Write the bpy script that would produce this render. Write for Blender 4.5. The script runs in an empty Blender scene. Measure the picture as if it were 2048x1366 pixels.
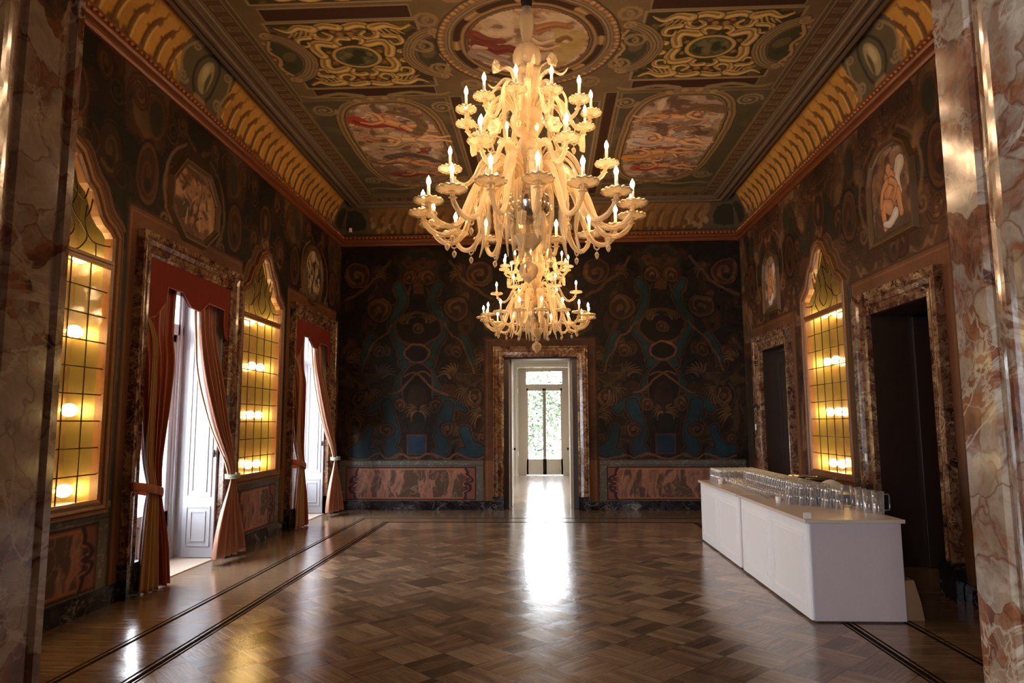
import bpy, math, random
import numpy as np
from mathutils import Vector, Matrix
PI = math.pi
random.seed(7); RNG = np.random.RandomState(5)
SC = bpy.context.scene
COL = SC.collection

# ------------------------------------------------------------------ camera, sky, exposure
YAW, PITCH, ROLL, FPX, CAMH = 4.68927347e-02, 1.15791956e-01, -4.93550245e-03, 1401.96753, 1.7
cam_d = bpy.data.cameras.new('camera'); cam = bpy.data.objects.new('camera', cam_d); COL.objects.link(cam)
cam_d.sensor_fit = 'HORIZONTAL'; cam_d.sensor_width = 36.0; cam_d.lens = FPX * 36.0 / 2048.0
cam_d.clip_start = 0.05; cam_d.clip_end = 300
_f = Vector((-math.sin(YAW)*math.cos(PITCH), math.cos(YAW)*math.cos(PITCH), math.sin(PITCH)))
_r = Vector((math.cos(YAW), math.sin(YAW), 0)); _u = _r.cross(_f)
_c, _s = math.cos(ROLL), math.sin(ROLL)
R_ = _r*_c + _u*_s; U_ = _u*_c - _r*_s
cam.matrix_world = Matrix(((R_.x, U_.x, -_f.x, 0), (R_.y, U_.y, -_f.y, 0), (R_.z, U_.z, -_f.z, CAMH), (0, 0, 0, 1)))
SC.camera = cam
world = bpy.data.worlds.new('overcast_sky'); SC.world = world; world.use_nodes = True
wb = world.node_tree.nodes['Background']; wb.inputs[0].default_value = (0.86, 0.93, 1.0, 1); wb.inputs[1].default_value = 13.0
SC.view_settings.view_transform = 'Standard'; SC.view_settings.look = 'None'
SC.view_settings.exposure = 0.8; SC.view_settings.gamma = 1.0; SC.view_settings.use_curve_mapping = False
SC.cycles.transparent_max_bounces = 48
BULB, LAMP = 150.0, 21.0     # candle bulbs, niche lamps

def portal(name, loc, rot, sx, sy):
    l = bpy.data.lights.new(name, 'AREA'); l.shape = 'RECTANGLE'; l.size = sx; l.size_y = sy
    l.cycles.is_portal = True
    o = bpy.data.objects.new(name, l); o.location = loc; o.rotation_euler = rot; COL.objects.link(o)
XL, XR, D, ZC, ZT, YF = -4.20, 3.96, 14.07, 5.41, 6.10, 2.0
XC = (XL + XR) / 2
for yy in (8.07, 12.47):
    portal('daylight_portal', (-4.9, yy, 1.75), (0, -PI/2, 0), 3.4, 1.9)
portal('daylight_portal', (-0.05, 23.95, 2.0), (-PI/2, 0, 0), 1.3, 3.3)
portal('daylight_portal', (-2.55, -5.1, 2.15), (PI/2, 0, 0), 1.9, 3.3)
portal('daylight_portal', (3.6, 17.6, 1.9), (0, PI/2, 0), 2.8, 1.8)
portal('daylight_portal', (-3.9, 17.6, 1.9), (0, -PI/2, 0), 2.8, 1.8)

# ------------------------------------------------------------------ node helpers / materials
def new_mat(name):
    m = bpy.data.materials.new(name); m.use_nodes = True
    nt = m.node_tree; nt.nodes.clear()
    out = nt.nodes.new('ShaderNodeOutputMaterial'); bs = nt.nodes.new('ShaderNodeBsdfPrincipled')
    nt.links.new(bs.outputs[0], out.inputs[0])
    return m, nt, bs, out
def node(nt, t, **kw):
    n = nt.nodes.new(t)
    for k, v in kw.items(): setattr(n, k, v)
    return n
def ramp(nt, fac, stops, interp='LINEAR'):
    r = node(nt, 'ShaderNodeValToRGB'); r.color_ramp.interpolation = interp
    e = r.color_ramp.elements
    while len(e) < len(stops): e.new(0.5)
    for i, (p, c) in enumerate(stops):
        e[i].position = p; e[i].color = (c[0], c[1], c[2], 1)
    nt.links.new(fac, r.inputs[0]); return r.outputs[0]
def coords(nt, scale=(1, 1, 1), rot=(0, 0, 0)):
    g = node(nt, 'ShaderNodeNewGeometry'); mp = node(nt, 'ShaderNodeMapping')
    mp.inputs['Scale'].default_value = scale; mp.inputs['Rotation'].default_value = rot
    nt.links.new(g.outputs['Position'], mp.inputs[0]); return mp.outputs[0]
def noise(nt, vec, scale, detail=4, rough=.55, dist=0):
    n = node(nt, 'ShaderNodeTexNoise'); n.inputs['Scale'].default_value = scale; n.inputs['Detail'].default_value = detail
    n.inputs['Roughness'].default_value = rough; n.inputs['Distortion'].default_value = dist
    nt.links.new(vec, n.inputs['Vector']); return n
def mixc(nt, fac, a, b, mode='MIX'):
    m = node(nt, 'ShaderNodeMix', data_type='RGBA', blend_type=mode)
    for s, v in ((m.inputs[0], fac), (m.inputs[6], a), (m.inputs[7], b)):
        if isinstance(v, (int, float)): s.default_value = v
        elif isinstance(v, tuple): s.default_value = (v[0], v[1], v[2], 1)
        else: nt.links.new(v, s)
    return m.outputs[2]
def math_(nt, op, a, b=None):
    m = node(nt, 'ShaderNodeMath', operation=op)
    for i, v in enumerate((a, b)):
        if v is None: continue
        if isinstance(v, (int, float)): m.inputs[i].default_value = v
        else: nt.links.new(v, m.inputs[i])
    return m.outputs[0]
def bump(nt, bs, h, strength, dist=0.01):
    b = node(nt, 'ShaderNodeBump'); b.inputs['Strength'].default_value = strength; b.inputs['Distance'].default_value = dist
    nt.links.new(h, b.inputs['Height']); nt.links.new(b.outputs[0], bs.inputs['Normal'])
def plain(name, rgb, rough=.5, metal=0, var=.12, spec=.5, nscale=14):
    m, nt, bs, out = new_mat(name)
    n = noise(nt, coords(nt), nscale, 5)
    c = mixc(nt, n.outputs[0], tuple(x*(1-var) for x in rgb), tuple(min(1, x*(1+var)) for x in rgb))
    nt.links.new(c, bs.inputs['Base Color']); bs.inputs['Roughness'].default_value = rough
    bs.inputs['Metallic'].default_value = metal; bs.inputs['Specular IOR Level'].default_value = spec
    bump(nt, bs, n.outputs[0], .06)
    return m
def marble(name, stops, vein, scale=5.0, veinscale=2.2, rough=.14, vein2=None, spec=.5):
    m, nt, bs, out = new_mat(name)
    co = coords(nt)
    w = noise(nt, co, scale*.6, 4)
    mp = node(nt, 'ShaderNodeVectorMath', operation='MULTIPLY_ADD')
    nt.links.new(w.outputs['Color'], mp.inputs[0]); mp.inputs[1].default_value = (.5, .5, .5); nt.links.new(co, mp.inputs[2])
    v = node(nt, 'ShaderNodeTexVoronoi'); v.inputs['Scale'].default_value = scale*1.6; nt.links.new(mp.outputs[0], v.inputs['Vector'])
    n = noise(nt, mp.outputs[0], scale, 6, .62, .6)
    bw = node(nt, 'ShaderNodeRGBToBW'); nt.links.new(v.outputs['Color'], bw.inputs[0])
    s = math_(nt, 'ADD', math_(nt, 'MULTIPLY', n.outputs[0], .68), math_(nt, 'MULTIPLY', bw.outputs[0], .34))
    base = ramp(nt, s, stops)
    v2 = node(nt, 'ShaderNodeTexVoronoi', feature='DISTANCE_TO_EDGE'); v2.inputs['Scale'].default_value = scale*1.6
    nt.links.new(mp.outputs[0], v2.inputs['Vector'])
    e = ramp(nt, v2.outputs['Distance'], [(0, (1, 1, 1)), (.045, (0, 0, 0))])
    c1 = mixc(nt, math_(nt, 'MULTIPLY', e, .72), base, vein2 or tuple(x*.35 for x in stops[1][1]))
    n2 = noise(nt, co, veinscale, 5, .6, 1.6)
    r = ramp(nt, n2.outputs[0], [(.47, (0, 0, 0)), (.495, (1, 1, 1)), (.505, (1, 1, 1)), (.53, (0, 0, 0))])
    n3 = noise(nt, co, veinscale*2.6, 3, .5, 1.2)
    r2 = ramp(nt, n3.outputs[0], [(.485, (0, 0, 0)), (.5, (.7, .7, .7)), (.515, (0, 0, 0))])
    n4 = noise(nt, co, veinscale*1.3, 2)
    vf = math_(nt, 'MULTIPLY', math_(nt, 'MAXIMUM', r, r2), ramp(nt, n4.outputs[0], [(.42, (.08, .08, .08)), (.62, (.85, .85, .85))]))
    nt.links.new(mixc(nt, vf, c1, vein), bs.inputs['Base Color'])
    bs.inputs['Roughness'].default_value = rough; bs.inputs['Specular IOR Level'].default_value = spec
    bump(nt, bs, n.outputs[0], .05)
    return m
def attr_mat(name, rough=.6, grain=.35, spec=.3, bumps=.15):
    m, nt, bs, out = new_mat(name)
    a = node(nt, 'ShaderNodeAttribute', attribute_name='paint')
    co = coords(nt)
    n = noise(nt, co, 38, 5, .7); n2 = noise(nt, co, 6, 5, .65)
    k = math_(nt, 'ADD', math_(nt, 'MULTIPLY', n.outputs[0], grain*1.6), math_(nt, 'ADD', math_(nt, 'MULTIPLY', n2.outputs[0], grain), 1 - grain*1.3))
    vm = node(nt, 'ShaderNodeVectorMath', operation='SCALE'); nt.links.new(a.outputs['Color'], vm.inputs[0]); nt.links.new(k, vm.inputs['Scale'])
    nt.links.new(vm.outputs[0], bs.inputs['Base Color']); bs.inputs['Roughness'].default_value = rough
    bs.inputs['Specular IOR Level'].default_value = spec
    bump(nt, bs, n.outputs[0], bumps, .004)
    return m
def emit(name, rgb, s):
    m = bpy.data.materials.new(name); m.use_nodes = True; nt = m.node_tree; nt.nodes.clear()
    o = nt.nodes.new('ShaderNodeOutputMaterial'); e = nt.nodes.new('ShaderNodeEmission')
    e.inputs[0].default_value = (*rgb, 1); e.inputs[1].default_value = s; nt.links.new(e.outputs[0], o.inputs[0]); return m
def glassy(name, tint, gl=.12, fres=True, rough=.03, diff=0.0, diffc=(1, 1, 1)):
    m = bpy.data.materials.new(name); m.use_nodes = True; nt = m.node_tree; nt.nodes.clear()
    o = nt.nodes.new('ShaderNodeOutputMaterial')
    t = nt.nodes.new('ShaderNodeBsdfTransparent'); t.inputs[0].default_value = (*tint, 1)
    g = nt.nodes.new('ShaderNodeBsdfGlossy'); g.inputs['Roughness'].default_value = rough
    mx = nt.nodes.new('ShaderNodeMixShader')
    if fres:
        lw = nt.nodes.new('ShaderNodeLayerWeight'); lw.inputs[0].default_value = .35
        f = math_(nt, 'ADD', math_(nt, 'MULTIPLY', lw.outputs['Facing'], .6), gl)
        nt.links.new(f, mx.inputs[0])
    else: mx.inputs[0].default_value = gl
    nt.links.new(t.outputs[0], mx.inputs[1]); nt.links.new(g.outputs[0], mx.inputs[2])
    last = mx
    if diff == 'rim':
        d = nt.nodes.new('ShaderNodeBsdfDiffuse'); d.inputs[0].default_value = (.92, .92, .95, 1)
        l2 = nt.nodes.new('ShaderNodeLayerWeight'); l2.inputs[0].default_value = .5
        m2 = nt.nodes.new('ShaderNodeMixShader'); nt.links.new(math_(nt, 'ADD', math_(nt, 'MULTIPLY', math_(nt, 'POWER', l2.outputs['Facing'], 3), .75), .03), m2.inputs[0])
        nt.links.new(mx.outputs[0], m2.inputs[1]); nt.links.new(d.outputs[0], m2.inputs[2]); last = m2
    elif diff:
        d = nt.nodes.new('ShaderNodeBsdfDiffuse'); d.inputs[0].default_value = (*diffc, 1)
        n = noise(nt, coords(nt), 7, 5, .6)
        m2 = nt.nodes.new('ShaderNodeMixShader'); nt.links.new(math_(nt, 'MULTIPLY', n.outputs[0], diff*2), m2.inputs[0])
        nt.links.new(mx.outputs[0], m2.inputs[1]); nt.links.new(d.outputs[0], m2.inputs[2]); last = m2
    nt.links.new(last.outputs[0], o.inputs[0]); return m
def murano(name, c=(.80, .68, .48)):
    m = bpy.data.materials.new(name); m.use_nodes = True; nt = m.node_tree; nt.nodes.clear()
    o = nt.nodes.new('ShaderNodeOutputMaterial'); co = coords(nt)
    n = noise(nt, co, 70, 4, .7)
    vo = node(nt, 'ShaderNodeTexVoronoi'); vo.inputs['Scale'].default_value = 110; nt.links.new(co, vo.inputs['Vector'])
    col = mixc(nt, ramp(nt, vo.outputs['Distance'], [(.05, (0, 0, 0)), (.3, (1, 1, 1))]), (.62, .38, .15), c)
    p = nt.nodes.new('ShaderNodeBsdfPrincipled'); p.inputs['Roughness'].default_value = .12
    p.inputs['Specular IOR Level'].default_value = 1.0
    nt.links.new(col, p.inputs['Base Color'])
    b = nt.nodes.new('ShaderNodeBump'); b.inputs['Strength'].default_value = .3; b.inputs['Distance'].default_value = .003
    nt.links.new(vo.outputs['Distance'], b.inputs['Height']); nt.links.new(b.outputs[0], p.inputs['Normal'])
    tr = nt.nodes.new('ShaderNodeBsdfTranslucent'); nt.links.new(col, tr.inputs[0])
    m1 = nt.nodes.new('ShaderNodeMixShader'); m1.inputs[0].default_value = .30
    nt.links.new(p.outputs[0], m1.inputs[1]); nt.links.new(tr.outputs[0], m1.inputs[2])
    t = nt.nodes.new('ShaderNodeBsdfTransparent'); t.inputs[0].default_value = (1, .9, .68, 1)
    lw = nt.nodes.new('ShaderNodeLayerWeight'); lw.inputs[0].default_value = .5
    m2 = nt.nodes.new('ShaderNodeMixShader')
    nt.links.new(math_(nt, 'SUBTRACT', .72, math_(nt, 'MULTIPLY', lw.outputs['Facing'], 1.0)), m2.inputs[0])
    nt.links.new(m1.outputs[0], m2.inputs[1]); nt.links.new(t.outputs[0], m2.inputs[2])
    nt.links.new(m2.outputs[0], o.inputs[0]); return m

M = {}
M['breccia'] = marble('breccia_marble', [(.30, (.03, .02, .018)), (.37, (.17, .06, .03)), (.43, (.30, .11, .05)), (.48, (.33, .21, .14)), (.57, (.46, .34, .245)), (.63, (.33, .23, .165)), (.68, (.22, .07, .035)), (.76, (.42, .31, .235))], (.62, .50, .38), 4.2, 2.6, .12, (.16, .05, .022))
M['rosso'] = marble('red_brown_marble', [(.32, (.02, .011, .008)), (.43, (.10, .032, .016)), (.52, (.25, .15, .085)), (.6, (.11, .042, .022)), (.72, (.31, .20, .12))], (.50, .37, .22), 4.2, 3.2, .12, (.05, .016, .011))
M['nero'] = marble('black_veined_marble', [(.3, (.006, .006, .008)), (.5, (.012, .012, .016)), (.75, (.03, .03, .04))], (.20, .19, .19), 4, 2.4, .12, (.004, .004, .005))
M['wall_paint'] = attr_mat('painted_wall', .62, .35, .22)
M['ceil_paint'] = attr_mat('painted_ceiling', .75, .3, .15)
M['canvas'] = attr_mat('painted_canvas', .5, .25, .3)
M['orn'] = plain('gilt_cornice_ornament', (.42, .17, .05), .4, .3, .35)
M['gold_mould'] = plain('red_brown_cornice', (.17, .048, .014), .42, .1, .35, .5, 20)
M['taupe_mould'] = plain('taupe_moulding', (.15, .105, .07), .6, 0, .25)
M['taupe_dark'] = plain('dark_moulding', (.07, .045, .03), .6, 0, .25)
M['wood_frame'] = plain('carved_wood_frame', (.20, .085, .03), .35, 0, .35, .5, 25)
M['gilt'] = plain('gilded_frame', (.11, .060, .025), .45, .2, .3)
M['lead'] = plain('leading', (.05, .03, .012), .4, .5, .2)
M['niche'] = plain('aged_gold_mirror', (.43, .30, .15), .16, .8, .65, .5, 9)
M['niche_side'] = plain('gilded_niche_side', (.22, .17, .055), .34, .7, .3, .5, 5)
M['pane'] = glassy('antique_leaded_glass', (.90, .80, .54), .06, False, .08, .12, (.4, .32, .11))
M['clearpane'] = glassy('window_glass', (1, 1, 1), .04, False, .01)
M['glass'] = glassy('clear_glass', (.985, .985, .98), .10, True, .08, 'rim')
M['murano'] = murano('gold_flecked_glass')
M['silver'] = plain('silvered_bowl', (.45, .42, .42), .15, .95, .1)
M['candle'] = plain('candle_sleeve', (.85, .78, .66), .5)
M['bulb'] = emit('lit_bulb', (1.0, .64, .34), BULB)
M['lamp'] = emit('lit_lamp_and_reflection', (1.0, .76, .44), LAMP)
M['iron'] = plain('dark_iron', (.02, .02, .02), .5, .3)
M['white_paint'] = plain('white_painted_wood', (.34, .34, .365), .35, 0, .03)
M['cream_paint'] = plain('cream_painted_wood', (.40, .33, .235), .45, 0, .05)
M['plaster'] = plain('pale_plaster', (.46, .39, .29), .8, 0, .05)
M['brown_wall'] = plain('brown_panelling', (.07, .035, .018), .6, 0, .2)
M['dark_wood'] = plain('dark_walnut', (.035, .018, .012), .4, 0, .3)
M['void'] = plain('room_darkness_black', (.005, .004, .0035), .8, 0, .3)
M['bar_white'] = plain('white_laminate', (.90, .90, .94), .38, 0, .02)
M['bar_end'] = plain('scuffed_mauve_panel', (.68, .55, .56), .5, 0, .05, .5, 40)
M['bar_top'] = plain('warm_lit_worktop', (.66, .56, .48), .3, 0, .05)  # white worktop, warm lamp light put into its colour
M['steel'] = plain('brushed_steel', (.35, .33, .31), .2, .9, .1)
M['paper'] = plain('white_paper', (.82, .8, .76), .7, 0, .03)
M['kraft'] = plain('kraft_paper', (.34, .19, .10), .7, 0, .15)
M['twine'] = plain('twisted_paper_cord', (.22, .12, .07), .8)
M['leaf_green'] = plain('foliage', (.060, .082, .038), .7, 0, .4, .3, 2)
M['bark'] = plain('bark', (.04, .03, .022), .8, 0, .4)
M['lawn'] = plain('lawn', (.070, .078, .052), .9, 0, .2)
def cloth(name, rgb, rough=.5, sheen=.6):
    m, nt, bs, out = new_mat(name)
    co = coords(nt, (1, 1, .12)); n = noise(nt, co, 30, 4)
    nt.links.new(mixc(nt, n.outputs[0], tuple(x*.75 for x in rgb), tuple(x*1.2 for x in rgb)), bs.inputs['Base Color'])
    bs.inputs['Roughness'].default_value = rough; bs.inputs['Sheen Weight'].default_value = sheen*.3
    bs.inputs['Specular IOR Level'].default_value = .45
    bump(nt, bs, n.outputs[0], .12); return m
M['rust_silk'] = cloth('rust_silk', (.30, .060, .024), .42)
M['lit_silk'] = cloth('copper_shot_silk', (.42, .19, .12), .32)  # far curtains: silk painted paler, window light put into the colour
M['lining'] = cloth('cream_lining', (.46, .27, .12), .7)
M['valance'] = cloth('deep_red_velvet', (.17, .016, .008), .95, 0)
M['sash'] = cloth('pale_green_cord', (.33, .36, .27), .6)
M['tie'] = cloth('rust_tieback', (.36, .10, .035), .5)

# parquet -------------------------------------------------------------
def parquet():
    m, nt, bs, out = new_mat('polished_parquet')
    g = node(nt, 'ShaderNodeNewGeometry'); sep = node(nt, 'ShaderNodeSeparateXYZ'); nt.links.new(g.outputs['Position'], sep.inputs[0])
    X, Y = sep.outputs[0], sep.outputs[1]
    A = lambda o, a, b=None: math_(nt, o, a, b)
    q = .70711 / .365
    a = A('MULTIPLY', A('ADD', X, Y), q); b = A('MULTIPLY', A('SUBTRACT', X, Y), q)
    ia, ib = A('FLOOR', a), A('FLOOR', b); fa, fb = A('FRACT', a), A('FRACT', b)
    chk = A('FLOORED_MODULO', A('ADD', ia, ib), 2)
    inv = A('SUBTRACT', 1, chk)
    sgrain = A('ADD', A('MULTIPLY', fa, chk), A('MULTIPLY', fb, inv))      # across the strips
    lgrain = A('ADD', A('MULTIPLY', fb, chk), A('MULTIPLY', fa, inv))
    strip = A('MULTIPLY', sgrain, 5); fs = A('FRACT', strip); istp = A('FLOOR', strip)
    def joint(v, w): return A('MAXIMUM', A('LESS_THAN', v, w), A('GREATER_THAN', v, 1 - w))
    gap = A('MAXIMUM', A('MULTIPLY', joint(fs, .035), .55), A('MAXIMUM', joint(fa, .009), joint(fb, .009)))
    cmb = node(nt, 'ShaderNodeCombineXYZ'); nt.links.new(A('ADD', ia, A('MULTIPLY', istp, .37)), cmb.inputs[0]); nt.links.new(A('ADD', ib, A('MULTIPLY', istp, .11)), cmb.inputs[1]); nt.links.new(istp, cmb.inputs[2])
    wn = node(nt, 'ShaderNodeTexWhiteNoise'); nt.links.new(cmb.outputs[0], wn.inputs[0])
    cm2 = node(nt, 'ShaderNodeCombineXYZ'); nt.links.new(ia, cm2.inputs[0]); nt.links.new(ib, cm2.inputs[1])
    wn2 = node(nt, 'ShaderNodeTexWhiteNoise'); nt.links.new(cm2.outputs[0], wn2.inputs[0])
    gv = node(nt, 'ShaderNodeCombineXYZ')
    nt.links.new(A('ADD', A('MULTIPLY', strip, 3.2), A('MULTIPLY', wn2.outputs[0], 40)), gv.inputs[0]); nt.links.new(A('MULTIPLY', lgrain, .9), gv.inputs[1]); nt.links.new(A('MULTIPLY', wn.outputs[0], 30), gv.inputs[2])
    grain = noise(nt, gv.outputs[0], 2.2, 6, .65)
    tone = A('ADD', A('ADD', A('MULTIPLY', wn.outputs[0], .18), A('ADD', A('ADD', A('MULTIPLY', wn2.outputs[0], .14), .03), A('MULTIPLY', chk, .09))), A('MULTIPLY', grain.outputs[0], .62))
    field = ramp(nt, tone, [(.15, (.060, .035, .022)), (.40, (.15, .094, .060)), (.56, (.30, .20, .13)), (.78, (.50, .37, .25))])
    # border boards, long grain across
    bv = node(nt, 'ShaderNodeCombineXYZ'); nt.links.new(A('MULTIPLY', X, .7), bv.inputs[0]); nt.links.new(A('MULTIPLY', Y, 9), bv.inputs[1])
    bn = noise(nt, bv.outputs[0], 2.4, 6, .65)
    brd = ramp(nt, bn.outputs[0], [(.3, (.13, .075, .045)), (.55, (.26, .17, .10)), (.75, (.40, .28, .18))])
    ax = A('ABSOLUTE', A('SUBTRACT', X, XC))
    ex = A('SUBTRACT', ax, 2.66)                       # >0 past the inner lines at the sides
    ey = A('SUBTRACT', Y, 12.35)
    e = A('MAXIMUM', ex, ey)
    inb = A('MULTIPLY', A('GREATER_THAN', e, 0), A('LESS_THAN', Y, 14.2))
    colr = mixc(nt, inb, field, brd)
    gap2 = A('MULTIPLY', gap, A('SUBTRACT', 1, inb))
    colr = mixc(nt, A('MULTIPLY', gap2, .75), colr, (.012, .007, .005))
    def line(c, w): return A('LESS_THAN', A('ABSOLUTE', A('SUBTRACT', e, c)), w)
    ln = line(-.04, .011)
    for c, w in ((0.0, .020), (.05, .011), (.50, .018), (.55, .010)): ln = A('MAXIMUM', ln, line(c, w))
    ln = A('MULTIPLY', ln, A('LESS_THAN', Y, 14.2))
    colr = mixc(nt, A('MULTIPLY', ln, .92), colr, (.008, .006, .006))
    co = coords(nt); big = noise(nt, co, 1.3, 4)
    colr = mixc(nt, .55, colr, ramp(nt, big.outputs[0], [(.3, (.62, .6, .58)), (.7, (1.15, 1.12, 1.1))]), 'MULTIPLY')
    nt.links.new(colr, bs.inputs['Base Color'])
    dl = A('SUBTRACT', 1, ln)
    rn = noise(nt, co, 5, 6, .7); 
    nt.links.new(ramp(nt, rn.outputs[0], [(.3, (.11, .11, .11)), (.7, (.24, .24, .24))]), bs.inputs['Roughness'])
    nt.links.new(A('MULTIPLY', dl, .60), bs.inputs['Specular IOR Level']); nt.links.new(A('MULTIPLY', dl, .35), bs.inputs['Coat Weight']); bs.inputs['Coat Roughness'].default_value = .08
    wavy = noise(nt, co, 3.5, 3)
    h = A('ADD', A('MULTIPLY', wavy.outputs[0], .55), A('ADD', A('MULTIPLY', gap2, -.25), A('ADD', A('MULTIPLY', grain.outputs[0], .12), A('MULTIPLY', wn.outputs[0], .05))))
    scr = noise(nt, coords(nt, (1, .25, 1), (0, 0, .6)), 42, 5, .75)
    h = A('ADD', h, A('MULTIPLY', scr.outputs[0], .16))
    b = node(nt, 'ShaderNodeBump'); b.inputs['Strength'].default_value = .30; b.inputs['Distance'].default_value = .012
    nt.links.new(h, b.inputs['Height']); nt.links.new(b.outputs[0], bs.inputs['Normal']); nt.links.new(b.outputs[0], bs.inputs['Coat Normal'])
    return m
M['parquet'] = parquet()

# ------------------------------------------------------------------ object helpers
def tag(o, label=None, cat=None, group=None, kind=None):
    if label: o['label'] = label
    if cat: o['category'] = cat
    if group: o['group'] = group
    if kind: o['kind'] = kind
    return o
def empty(name, loc=(0, 0, 0), parent=None):
    o = bpy.data.objects.new(name, None); COL.objects.link(o); o.location = loc; o.empty_display_size = .1
    if parent: o.parent = parent
    return o
def wloc(o):
    v = Vector(o.location)
    while o.parent: o = o.parent; v += Vector(o.location)
    return v
class MB:
    def __init__(s): s.v = []; s.f = []
    def add(s, vs, fs):
        n = len(s.v); s.v += [tuple(v) for v in vs]; s.f += [tuple(n + i for i in f) for f in fs]; return s
    def box(s, x0, y0, z0, x1, y1, z1):
        x0, x1 = sorted((x0, x1)); y0, y1 = sorted((y0, y1)); z0, z1 = sorted((z0, z1))
        return s.add([(x0,y0,z0),(x1,y0,z0),(x1,y1,z0),(x0,y1,z0),(x0,y0,z1),(x1,y0,z1),(x1,y1,z1),(x0,y1,z1)],
                     [(0,3,2,1),(4,5,6,7),(0,1,5,4),(1,2,6,5),(2,3,7,6),(3,0,4,7)])
    def tube(s, pts, rad, seg=8, caps=True, ribs=0, amp=0, twist=0):
        P = [Vector(p) for p in pts]; n = len(P); vs = []; up = None
        for i in range(n):
            t = (P[min(i+1, n-1)] - P[max(i-1, 0)])
            t = t.normalized() if t.length > 1e-9 else Vector((0, 0, 1))
            if up is None:
                up = Vector((0, 0, 1)) if abs(t.z) < .9 else Vector((1, 0, 0))
            a = t.cross(up)
            if a.length < 1e-6: a = t.cross(Vector((1, 0, .1)))
            a.normalize(); b = a.cross(t).normalized(); up = b
            r = rad[i] if isinstance(rad, (list, tuple)) else rad
            for k in range(seg):
                q = 2*PI*k/seg; rr = r*(1+amp*math.cos(ribs*q+twist*i)) if ribs else r; vs.append(P[i] + a*(rr*math.cos(q)) + b*(rr*math.sin(q)))
        fs = [(i*seg+k, i*seg+(k+1) % seg, (i+1)*seg+(k+1) % seg, (i+1)*seg+k) for i in range(n-1) for k in range(seg)]
        if caps: fs += [tuple(range(seg))[::-1], tuple((n-1)*seg+k for k in range(seg))]
        return s.add(vs, fs)
    def lathe(s, prof, c=(0, 0, 0), seg=24, ribs=0, amp=0):
        vs = []
        for (r, z) in prof:
            for k in range(seg):
                q = 2*PI*k/seg; rr = r*(1 + (amp*math.cos(ribs*q) if ribs else 0))
                vs.append((c[0]+rr*math.cos(q), c[1]+rr*math.sin(q), c[2]+z))
        n = len(prof)
        fs = [(i*seg+k, i*seg+(k+1) % seg, (i+1)*seg+(k+1) % seg, (i+1)*seg+k) for i in range(n-1) for k in range(seg)]
        return s.add(vs, fs)
    def prism(s, poly, fn, d0, d1):
        n = len(poly); vs = [fn(a, b, d0) for a, b in poly] + [fn(a, b, d1) for a, b in poly]
        return s.add(vs, [tuple(range(n)), tuple(range(2*n-1, n-1, -1))] + [(i, (i+1) % n + 0, n+(i+1) % n, n+i) for i in range(n)])
    def grid(s, rows):
        h, w = len(rows), len(rows[0])
        return s.add([p for r in rows for p in r], [(i*w+j, i*w+j+1, (i+1)*w+j+1, (i+1)*w+j) for i in range(h-1) for j in range(w-1)])
    def build(s, name, mat, parent=None, smooth=False, origin=None):
        me = bpy.data.meshes.new(name)
        org = wloc(parent) if parent else Vector(origin or (0, 0, 0))
        me.from_pydata([(v[0]-org[0], v[1]-org[1], v[2]-org[2]) for v in s.v], [], s.f)
        me.materials.append(mat); me.validate(); me.update()
        if smooth: me.polygons.foreach_set('use_smooth', [True]*len(me.polygons))
        o = bpy.data.objects.new(name, me); COL.objects.link(o)
        if parent: o.parent = parent
        elif origin: o.location = origin
        return o
def recalc(o):
    import bmesh
    b = bmesh.new(); b.from_mesh(o.data); bmesh.ops.recalc_face_normals(b, faces=b.faces); b.to_mesh(o.data); b.free(); return o
def bevel(o, w=.006, seg=2):
    md = o.modifiers.new('bevel', 'BEVEL'); md.width = w; md.segments = seg; md.limit_method = 'ANGLE'; return o
def kids(o): return [c for c in o.children]
def copy_tree(o, parent=None):
    c = o.copy(); COL.objects.link(c); c.parent = parent
    for ch in kids(o): copy_tree(ch, c)
    return c
def catmull(P, n=6):
    P = [np.array(p, float) for p in P]; out = []
    for i in range(len(P)-1):
        p0, p1, p2, p3 = P[max(i-1, 0)], P[i], P[i+1], P[min(i+2, len(P)-1)]
        for k in range(n):
            t = k/n; out.append(.5*((2*p1)+(-p0+p2)*t+(2*p0-5*p1+4*p2-p3)*t*t+(-p0+3*p1-3*p2+p3)*t**3))
    out.append(P[-1]); return out
# wall-local frames: (u along the wall, v up, n out of the wall into the room)
FL = lambda u, v, n: (XL + n, u, v)
FR = lambda u, v, n: (XR - n, u, v)
FF = lambda u, v, n: (u, D - n, v)

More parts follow.
